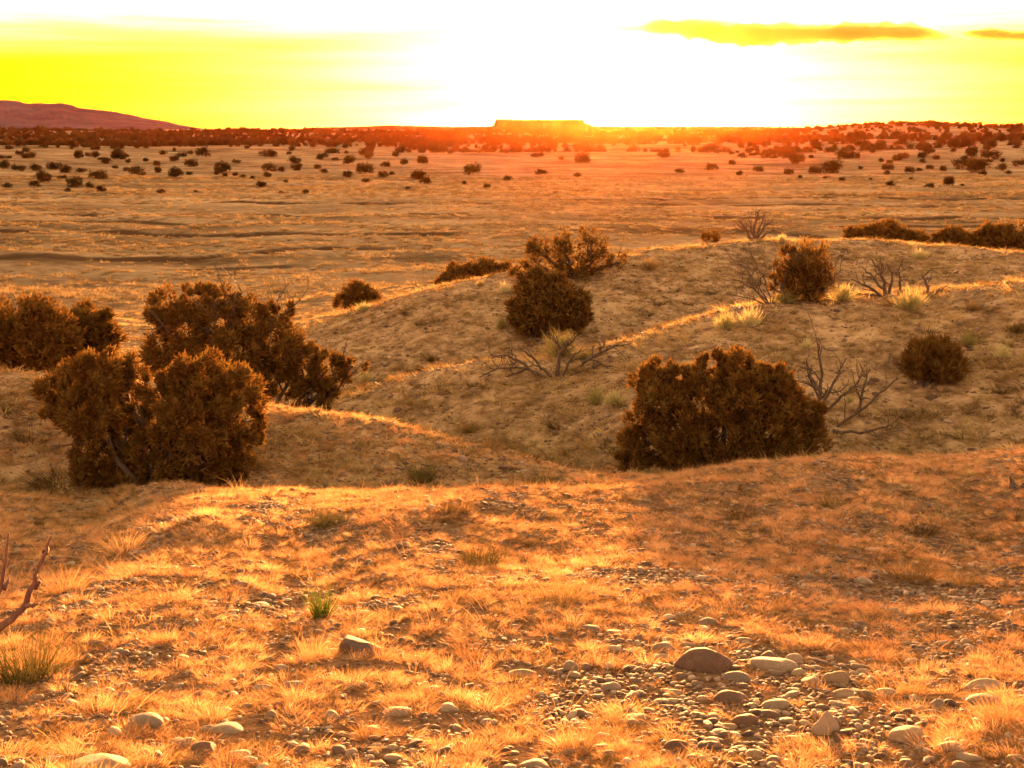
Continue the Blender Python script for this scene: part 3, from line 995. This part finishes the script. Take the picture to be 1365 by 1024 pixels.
TU = [('big grey-green grass tuft at the left edge of the stony ground', 35, 905, 125, 85, GREEN),
      ('dark olive grass tuft in the middle of the golden hilltop, wider of two', 745, 800, 95, 52, BROWN),
      ('olive grass tuft in the middle of the hilltop, left of and above its wider mate', 642, 752, 80, 40, GREEN),
      ('brownish grass tuft near the hilltop edge left of centre', 610, 682, 64, 26, BROWN),
      ('low grey-green grass tuft below the two-lobed juniper', 435, 700, 60, 26, GREEN),
      ('dark grass tuft just below the widest juniper', 985, 692, 56, 26, BROWN),
      ('dark spiky grass tuft on the right half of the hilltop', 1226, 712, 60, 26, BROWN),
      ('large brown grass tuft at right, left one of a touching pair', 1215, 775, 75, 42, BROWN),
      ('brown grass tuft at right, right one of a touching pair', 1286, 780, 60, 30, BROWN),
      ('small dark grass tuft on the grey shaded strip', 1108, 676, 40, 18, GREEN),
      ('pale tall grass tuft at the right edge near the bottom corner', 1335, 965, 90, 80, TALL),
      ('bright tall grass tuft above the grey boulder', 418, 880, 62, 70, TALL),
      ('golden tall grass clump below the centre of the hilltop', 625, 880, 62, 50, TALL),
      ('golden grass clump in the lower left among the cobbles', 285, 960, 70, 46, TALL),
      ('orange grass clump right of the frame-edge sapling', 85, 790, 80, 60, TALL),
      ('tall orange grass at the left foot of the two-lobed juniper', 80, 648, 110, 34, BROWN),
      ('golden grass clump on the bottom edge left of centre', 495, 985, 70, 52, TALL),
      ('golden grass clump on the bottom edge right of centre', 770, 1000, 80, 60, TALL),
      ('golden grass clump right of the pale flat cobbles', 1215, 925, 62, 46, TALL),
      ('fan of golden grass on the upper left of the hilltop', 165, 735, 90, 50, TALL),
      ('yellowish grass clump in the left middle of the hilltop', 490, 700, 46, 34, TALL)]
for i, (lb, px, py, wp, hp, fam) in enumerate(TU):
    tuft(lb, px, py, wp, hp, fam, i)
tuft('fresh bright green weed left of the grey boulder', 428, 825, 54, 56, WEED, 0, 'green_weed', 'weed')
tuft('olive weed with forked stems on the bench below the ragged juniper clump', 562, 642, 56, 40, GREEN, 1, 'forked_weed', 'weed')
tuft('thin olive weed on the bench left of the widest juniper', 720, 650, 56, 36, GREEN, 0, 'thin_weed', 'weed')

# ------------------------------------------------------------------ cobbles and boulders
ST = {}


def stone(label, px, py, wpx, hpx, material, name='cobble', cat='stone', seed=0, shape=0, yaw=0.0):
    key = (material, shape, seed % 4)
    if key not in ST:
        ST[key] = stone_mesh(name, M[material], 200 + len(ST) * 7, 3 if wpx < 34 else 4, 0.62, 0.3, 0.5 if shape == 2 else 0.0, 5 if shape == 1 else 0)
    p = hit(px, py + hpx * 0.15)
    s = (p - cam.location).length / F
    o = obj(name, ST[key], None, p, yaw + (seed * 0.9) % 0.8 - 0.4)
    wd = wpx * s
    o.scale = (wd, wd * 0.9, max(hpx * s * 1.1, wd * 0.28) / 0.62)
    o.location.z -= hpx * s * 0.02
    return tag(o, label, cat)


S_ = [('large dark brown mossy boulder among the cobbles at right', 947, 884, 76, 44, 'dark_stone', 'boulder', 'boulder', 1),
      ('grey rough boulder at left centre with grass against it', 478, 862, 62, 44, 'grey_stone', 'boulder', 'boulder', 1),
      ('pale smooth oval cobble right of the dark mossy boulder', 1030, 886, 62, 26, 'pale_stone', 0, 0, 0),
      ('small pale cobble touching the right end of the smooth oval one', 1058, 880, 26, 20, 'pale_stone', 0, 0, 0),
      ('pale angular little stone right of the smooth oval cobble', 1074, 889, 22, 12, 'pale_stone', 0, 0, 1),
      ('round tan cobble lit yellow on top, right end of the pale row', 1115, 905, 40, 24, 'tan_stone', 0, 0, 0),
      ('tan cobble with a flat top beside the round yellow-topped one', 1080, 908, 30, 18, 'tan_stone', 0, 0, 1),
      ('long flat pale stone below the pale row of cobbles', 1034, 940, 42, 15, 'pale_stone', 0, 0, 0),
      ('dark grey low stone on the hilltop above the dark mossy boulder', 944, 830, 28, 14, 'grey_stone', 0, 0, 0),
      ('pale rounded cobble left of the dark mossy boulder, upper of two', 884, 863, 30, 18, 'pale_stone', 0, 0, 0),
      ('pinkish flat cobble left of the dark mossy boulder, lower of two', 882, 876, 26, 10, 'tan_stone', 0, 0, 0),
      ('greyish cobble in the cluster below the dark mossy boulder', 982, 904, 34, 18, 'grey_stone', 0, 0, 0),
      ('flat dark red-brown slab below the dark mossy boulder', 978, 930, 50, 20, 'dark_stone', 0, 0, 1),
      ('peaked pale stone pointing up in the lower right', 1101, 972, 36, 30, 'pale_stone', 0, 0, 2),
      ('round tan striped cobble in the lower right corner area', 1208, 982, 50, 32, 'tan_stone', 0, 0, 0),
      ('long flat tan stone in the grass near the right edge, upper of two', 1311, 913, 46, 14, 'tan_stone', 0, 0, 0),
      ('flat grey stone in the grass near the right edge, lower of two', 1312, 934, 50, 14, 'grey_stone', 0, 0, 0),
      ('pale cobble right of the round striped cobble', 1268, 996, 34, 18, 'pale_stone', 0, 0, 0),
      ('flat pale slab at the bottom right below the round striped cobble', 1290, 1010, 38, 12, 'pale_stone', 0, 0, 1),
      ('pale grey cobble above and left of the round striped cobble', 1180, 925, 32, 16, 'pale_stone', 0, 0, 0),
      ('grey tilted cobble above the round striped cobble', 1250, 940, 28, 20, 'grey_stone', 0, 0, 1),
      ('dull green-brown mossy stone below the pale row of cobbles', 994, 961, 36, 22, 'dark_stone', 0, 0, 0),
      ('dark red rounded stone on the bottom edge at right', 903, 997, 34, 24, 'dark_stone', 0, 0, 0),
      ('pinkish cobble right of the long flat pale stone', 1124, 925, 34, 12, 'tan_stone', 0, 0, 0),
      ('flat maroon stone just below the long flat pale stone', 1026, 953, 36, 8, 'dark_stone', 0, 0, 0),
      ('small yellowish flat stone in the lower right gravel', 972, 968, 24, 9, 'tan_stone', 0, 0, 0),
      ('grey cobble in the gravel left of the yellowish flat stone', 940, 994, 24, 18, 'grey_stone', 0, 0, 0),
      ('long pale cobble in the lower middle, left of two', 531, 949, 42, 12, 'pale_stone', 0, 0, 0),
      ('long pale cobble in the lower middle, right of two', 598, 944, 30, 12, 'pale_stone', 0, 0, 0),
      ('pale oval cobble on the bottom edge near the middle', 712, 1020, 38, 16, 'pale_stone', 0, 0, 0),
      ('tan flat-sided cobble in the lower middle right', 849, 957, 36, 16, 'tan_stone', 0, 0, 1),
      ('grey angular cobble in the grass right of centre', 814, 916, 28, 18, 'grey_stone', 0, 0, 1),
      ('whitish rounded stone right of the golden centre clump', 761, 890, 24, 20, 'pale_stone', 0, 0, 0),
      ('grey stone in the centre of the hilltop below the dark olive tuft', 786, 838, 28, 12, 'grey_stone', 0, 0, 0),
      ('pale flat stone right of the grey stone in the centre', 819, 843, 24, 8, 'pale_stone', 0, 0, 0),
      ('wide flat pinkish stone in the grass near the centre bottom', 696, 898, 36, 8, 'tan_stone', 0, 0, 0),
      ('large low grey cobble at the lower left', 196, 964, 56, 26, 'grey_stone', 0, 0, 0),
      ('long pale cobble behind the lower left golden clump', 300, 972, 46, 16, 'pale_stone', 0, 0, 0),
      ('round pale cobble left of the grey rough boulder', 392, 914, 26, 18, 'pale_stone', 0, 0, 0),
      ('greyish cobble below the lower left golden clump', 246, 992, 34, 20, 'grey_stone', 0, 0, 1),
      ('dark hollow-sided stone on the bottom edge at left', 275, 998, 42, 22, 'dark_stone', 0, 0, 1),
      ('flat pale cobble right of the dark stone on the bottom edge', 319, 1006, 32, 14, 'pale_stone', 0, 0, 0),
      ('large tan rock cut by the bottom edge at left', 130, 1018, 76, 26, 'tan_stone', 0, 0, 1),
      ('pinkish cobble beside the round pale one at left', 349, 918, 26, 12, 'tan_stone', 0, 0, 0),
      ('small pale cobble below the grey rough boulder', 442, 955, 26, 16, 'pale_stone', 0, 0, 0),
      ('thin flat pale stone in the left middle of the hilltop', 345, 806, 26, 6, 'pale_stone', 0, 0, 0),
      ('grey cobble in the dark gravel patch at left', 161, 916, 26, 14, 'grey_stone', 0, 0, 0),
      ('pale cobble left of the one in the dark gravel patch', 122, 914, 18, 12, 'pale_stone', 0, 0, 0),
      ('pale flat stone on the right middle of the hilltop', 1150, 774, 24, 9, 'pale_stone', 0, 0, 0)]
for i, r in enumerate(S_):
    stone(r[0], r[1], r[2], r[3], r[4], r[5], r[6] or 'cobble', r[7] or 'stone', i, r[8])


# ------------------------------------------------------------------ scattered ground cover (nobody could count it)
def scatter(name, pts, rot, scale, vi, variants):
    me = bpy.data.meshes.new(name)
    n = len(pts)
    me.vertices.add(n)
    me.vertices.foreach_set('co', np.asarray(pts, np.float32).ravel())
    for an, ty, dat in (('rot', 'FLOAT_VECTOR', rot), ('scl', 'FLOAT_VECTOR', scale), ('vi', 'INT', vi)):
        at_ = me.attributes.new(an, ty, 'POINT')
        at_.data.foreach_set('value' if ty == 'INT' else 'vector', np.asarray(dat, np.int32 if ty == 'INT' else np.float32).ravel())
    o = obj(name, me)
    col = bpy.data.collections.new(name + '_source')
    for k, v in enumerate(variants):
        col.objects.link(bpy.data.objects.new('%s_source_%02d' % (name, k), v))
    ng = bpy.data.node_groups.new(name, 'GeometryNodeTree')
    ng.interface.new_socket('Geometry', in_out='INPUT', socket_type='NodeSocketGeometry')
    ng.interface.new_socket('Geometry', in_out='OUTPUT', socket_type='NodeSocketGeometry')
    t = NT(ng)
    gi, go = t.n('NodeGroupInput'), t.n('NodeGroupOutput')
    ci = t.n('GeometryNodeCollectionInfo')
    ci.inputs['Collection'].default_value = col
    ci.inputs['Separate Children'].default_value = True
    ci.inputs['Reset Children'].default_value = True
    ip = t.n('GeometryNodeInstanceOnPoints')
    ip.inputs['Pick Instance'].default_value = True

    def attr(nm, ty):
        a = t.n('GeometryNodeInputNamedAttribute', data_type=ty)
        a.inputs['Name'].default_value = nm
        return a.outputs['Attribute']
    t.l(gi.outputs[0], ip.inputs['Points'])
    t.l(ci.outputs[0], ip.inputs['Instance'])
    t.l(attr('vi', 'INT'), ip.inputs['Instance Index'])
    e2r = t.n('FunctionNodeEulerToRotation')
    t.l(attr('rot', 'FLOAT_VECTOR'), e2r.inputs[0])
    t.l(e2r.outputs[0], ip.inputs['Rotation'])
    t.l(attr('scl', 'FLOAT_VECTOR'), ip.inputs['Scale'])
    t.l(ip.outputs[0], go.inputs[0])
    md = o.modifiers.new('scatter', 'NODES')
    md.node_group = ng
    return o


RNG = np.random.default_rng(77)


def area_points(n, d0, d1, azl=23.5, pw=2.0):
    """uniform over the ground (pw=2) or denser towards the camera (pw<2)"""
    u = RNG.uniform(0, 1, n)
    d = (d0 ** pw + u * (d1 ** pw - d0 ** pw)) ** (1 / pw)
    a = np.radians(RNG.uniform(-azl, azl, n))
    return d * np.sin(a), d * np.cos(a), d


def place(x, y, s, tilt=0.12, flat=None):
    n = len(x)
    z = height(x, y)
    rot = np.c_[RNG.normal(0, tilt, n), RNG.normal(0, tilt, n), RNG.uniform(0, 6.283, n)]
    if flat is None:
        scl = np.c_[s, s, s * RNG.uniform(0.75, 1.3, n)]
    else:
        scl = np.c_[s, s * RNG.uniform(0.65, 1.0, n), s * flat * RNG.uniform(0.6, 1.3, n)]
    return np.c_[x, y, z], rot, scl


def bare_patch(x, y):
    """1 where the gravel shows, 0 under thick grass"""
    return np.clip(0.40 + 1.0 * fbm(x / 0.6, y / 0.8, 91, 3) - 0.06 * (np.hypot(x, y) - 6.0), 0, 1)


LOWT = [tuft_mesh('dry_grass', M['grass'], s, 190, 0.052, 0.062, 1.0, 1.0, 0.0026) for s in range(21, 26)]
MIDT = [tuft_mesh('dry_grass', M['grass'], s, 130, 0.095, 0.04, 0.6, 0.6, 0.0024) for s in range(26, 29)]
STALK = [tuft_mesh('dry_grass', M['bunch_grass'], s, 7, 0.24, 0.06, 0.7, 0.5, 0.0032) for s in (51, 52)]
BRT = [tuft_mesh('dry_grass', M['brown_grass'], s, 150, 0.065, 0.055, 0.8, 0.8, 0.0026) for s in range(29, 31)]
x, y, d = area_points(61000, 3.2, 15.5, 40, 1.6)
keep = RNG.uniform(0, 1, len(x)) > np.maximum(0.93 * sstep(0.35, 0.7, bare_patch(x, y)), (0.97 - 0.32 * sstep(5.5, 9, d)) * sstep(-0.05, 0.16, fbm(x / 0.21, y / 0.24, 99, 2)))
x, y = x[keep], y[keep]
P_, R_, S3 = place(x, y, RNG.uniform(0.3, 1.0, len(x)))
vi = RNG.choice(12, len(x), p=[0.13, 0.13, 0.13, 0.13, 0.13, 0.02, 0.02, 0.02, 0.12, 0.12, 0.025, 0.025])
tag(scatter('dry_grass', P_, R_, S3, vi, LOWT + MIDT + BRT + STALK), 'short curly golden dry grass covering the hilltop', 'grass', kind='stuff')

PEB = [stone_mesh('pebble', M['pebble'], 300 + s, 2, 0.55, 0.3, 0, 4 if s % 2 else 0) for s in range(8)]
x, y, d = area_points(153000, 3.2, 15, 40, 1.4)
keep = RNG.uniform(0, 1, len(x)) < 0.3 + 0.7 * sstep(0.25, 0.6, bare_patch(x, y))
x, y = x[keep], y[keep]
s = np.clip(np.exp(RNG.normal(math.log(0.021), 0.5, len(x))), 0.009, 0.075)
P_, R_, S3 = place(x, y, s, 0.15, 0.8)
P_[:, 2] += s * 0.08
tag(scatter('gravel', P_, R_, S3, RNG.integers(0, 8, len(x)), PEB), 'rounded river gravel showing between the grass on the hilltop', 'gravel', kind='stuff')

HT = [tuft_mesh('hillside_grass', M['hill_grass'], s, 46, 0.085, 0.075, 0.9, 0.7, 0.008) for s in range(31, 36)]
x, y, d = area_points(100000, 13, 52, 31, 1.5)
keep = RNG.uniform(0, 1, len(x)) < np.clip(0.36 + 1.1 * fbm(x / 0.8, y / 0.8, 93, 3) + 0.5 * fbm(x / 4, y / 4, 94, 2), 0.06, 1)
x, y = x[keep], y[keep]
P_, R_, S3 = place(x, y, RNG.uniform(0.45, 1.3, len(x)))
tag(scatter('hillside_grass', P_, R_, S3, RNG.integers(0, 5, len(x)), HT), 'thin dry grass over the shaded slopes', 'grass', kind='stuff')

x, y, d = area_points(3400, 14, 46, 31, 1.6)
P_, R_, S3 = place(x, y, RNG.uniform(1.0, 3.2, len(x)))
tag(scatter('low_scrub', P_, R_, S3, RNG.integers(0, 2, len(x)), BRT), 'low brown scrub dotted over the shaded slopes', 'scrub', kind='stuff')

x, y, d = area_points(80000, 13, 50, 31, 1.4)
s = np.clip(np.exp(RNG.normal(math.log(0.042), 0.5, len(x))), 0.02, 0.15)
P_, R_, S3 = place(x, y, s, 0.15, 0.8)
tag(scatter('hillside_gravel', P_, R_, S3, RNG.integers(0, 8, len(x)), PEB), 'stones strewn over the shaded slopes', 'gravel', kind='stuff')

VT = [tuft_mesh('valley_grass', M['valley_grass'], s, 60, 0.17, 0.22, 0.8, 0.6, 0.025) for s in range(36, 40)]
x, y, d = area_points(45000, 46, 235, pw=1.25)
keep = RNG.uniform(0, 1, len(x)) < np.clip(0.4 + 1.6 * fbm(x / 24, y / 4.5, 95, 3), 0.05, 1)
keep &= bank_shade(x, y) < 0.1
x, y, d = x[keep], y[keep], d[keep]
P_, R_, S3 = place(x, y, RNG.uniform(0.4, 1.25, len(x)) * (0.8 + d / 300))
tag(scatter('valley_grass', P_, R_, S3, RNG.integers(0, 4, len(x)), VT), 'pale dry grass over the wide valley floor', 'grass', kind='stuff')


# ------------------------------------------------------------------ junipers dotted over the far low hills
def far_mesh(seed):
    lobes = []
    r = random.Random(seed)
    for k in range(r.choice((3, 4, 5))):
        lobes.append(((r.uniform(-0.28, 0.28), r.uniform(-0.2, 0.2), r.uniform(0.22, 0.42)), (r.uniform(0.2, 0.3), r.uniform(0.2, 0.3), r.uniform(0.2, 0.34))))
    return foliage('far_juniper', lobes, 70, 26, 0.058, seed, (0, 0, 0), -0.02, 0.5, 0.4, M['far_juniper'], 0.7)


FARM = [far_mesh(400 + s) for s in range(8)]
SPOT = [(47, 245, 15), (59, 235, 25), (90, 253, 8), (100, 242, 24), (83, 236, 11), (121, 246, 15), (134, 251, 15), (130, 230, 28), (108, 226, 13), (86, 224, 20),
        (153, 222, 9), (168, 225, 10), (183, 227, 21), (212, 226, 13), (228, 229, 25), (253, 230, 10), (301, 233, 10), (314, 232, 9), (324, 234, 9), (10, 246, 13), (47, 222, 18), (24, 224, 15),
        (7, 219, 20), (72, 220, 20), (159, 206, 19), (127, 205, 16), (134, 211, 9), (194, 212, 11), (172, 214, 9), (209, 217, 14), (233, 210, 15), (254, 216, 20), (289, 221, 30), (288, 230, 10), (315, 215, 10),
        (336, 236, 8), (349, 246, 14), (357, 232, 14), (360, 222, 20), (375, 225, 12), (398, 221, 19), (393, 212, 20), (423, 222, 11), (432, 227, 12), (381, 241, 7), (375, 256, 7), (408, 255, 11),
        (463, 231, 17), (488, 240, 12), (486, 224, 25), (510, 232, 16), (524, 231, 9), (512, 218, 15), (535, 215, 15), (557, 230, 27), (545, 250, 8), (565, 240, 17), (619, 243, 9), (631, 225, 25), (649, 248, 10),
        (676, 236, 15), (563, 212, 20), (489, 207, 14), (527, 205, 12), (467, 212, 22), (447, 211, 10), (427, 208, 15), (1052, 228, 15), (1066, 236, 8), (1100, 236, 8), (1086, 226, 20), (1110, 220, 34), (1146, 223, 8),
        (1183, 222, 17), (1180, 230, 10), (1212, 226, 15), (1224, 226, 9), (1239, 222, 12), (1257, 224, 14), (1310, 230, 12), (1214, 238, 6),
        (1160, 238, 6), (1286, 210, 12), (1304, 220, 30), (1286, 218, 25), (1336, 223, 15), (1359, 217, 15), (1196, 209, 15), (1232, 214, 10), (1122, 238, 10), (720, 228, 16), (770, 232, 12), (905, 226, 14), (950, 222, 18), (985, 230, 12), (1010, 224, 16)]
LONE = [(215, 255, 11, 'lone dark bush on the pale valley floor far at left'), (261, 255, 6, 'tiny lone bush right of the other lone bush on the far valley floor'),
        (1189, 244, 13, 'dark round bush on the far valley floor at right, leftmost of three in front'), (1238, 246, 14, 'dark round bush on the far valley floor at right, lowest of three in front'),
        (1265, 241, 20, 'wide dark bush on the far valley floor at right, largest of three in front'), (1283, 246, 7, 'tiny bush at the right end of the three in front on the far valley floor'),
        (1344, 229, 10, 'lone dark bush below the far trees at the right edge')]
GRP = 'junipers dotted over the far low hills'


def far_label(x_, y_):
    d_, px = math.hypot(x_, y_), 682.5 + F * x_ / y_
    row = 'at the front of the far scrub' if d_ < 270 else ('midway in the far scrub' if d_ < 420 else 'at the back of the far scrub')
    side = ("below the mountain's left end" if px < 140 else "below the mountain's tapering end" if px < 300 else 'well left of the mesa' if px < 500
            else 'just left of the mesa' if px < 640 else 'below the mesa' if px < 780 else 'below the sun' if px < 900 else 'right of the sun' if px < 1060
            else 'below the wooded hill' if px < 1220 else "below the wooded hill's right end")
    return 'small dark juniper %s, %s' % (row, side)


rr = random.Random(5)
taken = []


def far_one(px, py, wp, label, group):
    p = hit(px, py + wp * 0.33)
    s_ = p.length / F
    o = obj('far_juniper', FARM[rr.randrange(8)], None, p, rr.uniform(0, 6.28))
    o.scale = (wp * s_ * 1.1, wp * s_ * 1.1, wp * s_ * rr.uniform(0.65, 0.95))
    tag(o, label or far_label(p.x, p.y), 'juniper', group)
    taken.append((p.x, p.y))


for px, py, wp in SPOT:
    far_one(px, py, wp, None, GRP)
for px, py, wp, lb in LONE:
    far_one(px, py, wp, lb, None)
x, y, d = area_points(21000, 285, 1500, 23.0)
dens = np.clip(0.26 + 0.45 * sstep(430, 620, d) + 1.0 * fbm(x / 50, y / 70, 97, 3), 0, 1) * sstep(285, 430, d)
dens *= np.where((d > 800) & (x > 0.20 * y), 0.38, 1)
keep = RNG.uniform(0, 1, len(x)) < dens
x, y, d = x[keep], y[keep], d[keep]
order = np.argsort(d)
x, y, d = x[order], y[order], d[order]
sz = RNG.uniform(1.2, 2.2, len(x)) * np.exp(RNG.uniform(0, 0.9, len(x)))
z = height(x, y)
n_ind = 290 - len(SPOT)
for k in range(n_ind):
    o = obj('far_juniper', FARM[k % 8], None, (x[k], y[k], z[k]), rr.uniform(0, 6.28))
    o.scale = (sz[k], sz[k], sz[k] * rr.uniform(0.6, 0.95))
    tag(o, far_label(x[k], y[k]), 'juniper', GRP)
x, y, d, sz = x[n_ind:], y[n_ind:], d[n_ind:], sz[n_ind:]
P_, R_, S3 = place(x, y, sz, 0.04)
ma = np.radians(RNG.uniform(-0.7, 2.85, 260))                # scrub along the mesa rim
md_ = RNG.uniform(1720, 1800, 260)
mx, my = md_ * np.sin(ma), md_ * np.cos(ma)
mz = mesa_h(mx, my)
P_ = np.r_[P_, np.c_[mx, my, mz]]
R_ = np.r_[R_, np.c_[mx * 0, mx * 0, RNG.uniform(0, 6, 260)]]
S3 = np.r_[S3, np.repeat(RNG.uniform(1.0, 2.2, 260)[:, None], 3, 1)]
tag(scatter('far_woodland', P_, R_, S3, RNG.integers(0, 8, len(P_)), FARM), 'far belt of dark juniper scrub below the horizon', 'woodland', kind='stuff')


# ------------------------------------------------------------------ clouds: long thin bodies of vapour low in the sky
def cloud_mat():
    m, t = mat('cloud_vapour')
    v = t.n('ShaderNodeVolumePrincipled', Density=0.011, Anisotropy=0.0)
    v.inputs['Color'].default_value = (0.40, 0.28, 0.10, 1)
    o = t.n('ShaderNodeOutputMaterial')
    t.l(v.outputs[0], o.inputs['Volume'])
    return m


CM = cloud_mat()


def cloud(label, prof, D, depth, seed):
    """prof: (px, top py, bottom py) along the cloud"""
    prof = np.array(prof, float)
    n, m = 150, 20
    pxs = np.linspace(prof[0, 0], prof[-1, 0], n)
    top = np.interp(pxs, prof[:, 0], prof[:, 1])
    bot = np.interp(pxs, prof[:, 0], prof[:, 2])
    V = []
    for i, px in enumerate(pxs):
        c = at(px, (top[i] + bot[i]) / 2, D)
        h = (bot[i] - top[i]) / 2 * D / F
        wob = 1 + 0.35 * float(fbm(np.array([i / 9.0]), np.array([seed * 1.0]), seed, 3)[0])
        for k in range(m):
            an = 2 * math.pi * k / m
            q = 1 + 0.8 * float(fbm(np.array([i / 4.0]), np.array([k * 0.9]), seed + 3, 2)[0])
            dy = math.cos(an) * depth * 0.5 * min(1, h / (14 * D / F) + 0.15) * wob
            dz = math.sin(an) * h * q
            V.append((c.x, c.y + dy, c.z + dz))
    idx = np.arange(n * m).reshape(n, m)
    Q = np.stack([idx[:-1], np.roll(idx[:-1], -1, 1), np.roll(idx[1:], -1, 1), idx[1:]], -1).reshape(-1, 4)
    me = mesh_np('cloud', np.array(V), [Q, idx[0][None, ::-1], idx[-1][None]], CM, True)
    return tag(obj('cloud', me), label, 'cloud')


cloud('long thin orange-brown cloud bar low in the sky right of the sun', [(752, 39, 40), (800, 36, 42), (850, 33, 43), (870, 27, 44), (905, 26, 48), (950, 29, 57), (1010, 32, 61), (1060, 33, 58), (1110, 33, 55), (1160, 32, 54), (1210, 33, 53), (1240, 40, 53), (1268, 49, 51)], 8200, 420, 5)
cloud('short thin brown cloud at the top right edge', [(1285, 43, 44), (1310, 39, 50), (1340, 43, 52), (1400, 45, 53), (1450, 49, 51)], 8200, 800, 9)

cloud('faint thin shred of cloud just under the long cloud bar', [(1170, 56, 57), (1190, 55.5, 58), (1215, 56.5, 59), (1235, 58, 58.6)], 8200, 160, 13)
cloud('tiny shred of cloud hanging alone below the long cloud bar', [(1166, 73, 73.6), (1178, 71.5, 74), (1192, 72.6, 73.4)], 8200, 160, 17)

# ------------------------------------------------------------------ haze: one box of thin even air round everything
hz = mat('haze_air')
vp = hz[1].n('ShaderNodeVolumePrincipled', Density=HAZE_DENSITY, Anisotropy=HAZE_G)
vp.inputs['Color'].default_value = (0.95, 0.18, 0.025, 1)  # orange of the lens glare round the sun, put into the haze colour
ho = hz[1].n('ShaderNodeOutputMaterial')
hz[1].l(vp.outputs[0], ho.inputs['Volume'])
Hx, z0, z1 = 6400.0, -30.0, 150.0
V = [(sx * Hx, sy * Hx, zz) for zz in (z0, z1) for sx, sy in ((-1, -1), (1, -1), (1, 1), (-1, 1))]
Q = [(3, 2, 1, 0), (4, 5, 6, 7), (0, 1, 5, 4), (1, 2, 6, 5), (2, 3, 7, 6), (3, 0, 4, 7)]
tag(obj('haze', mesh_np('haze', np.array(V), [np.array(Q)], hz[0])), 'thin warm haze filling the air over the desert', 'haze', kind='stuff')
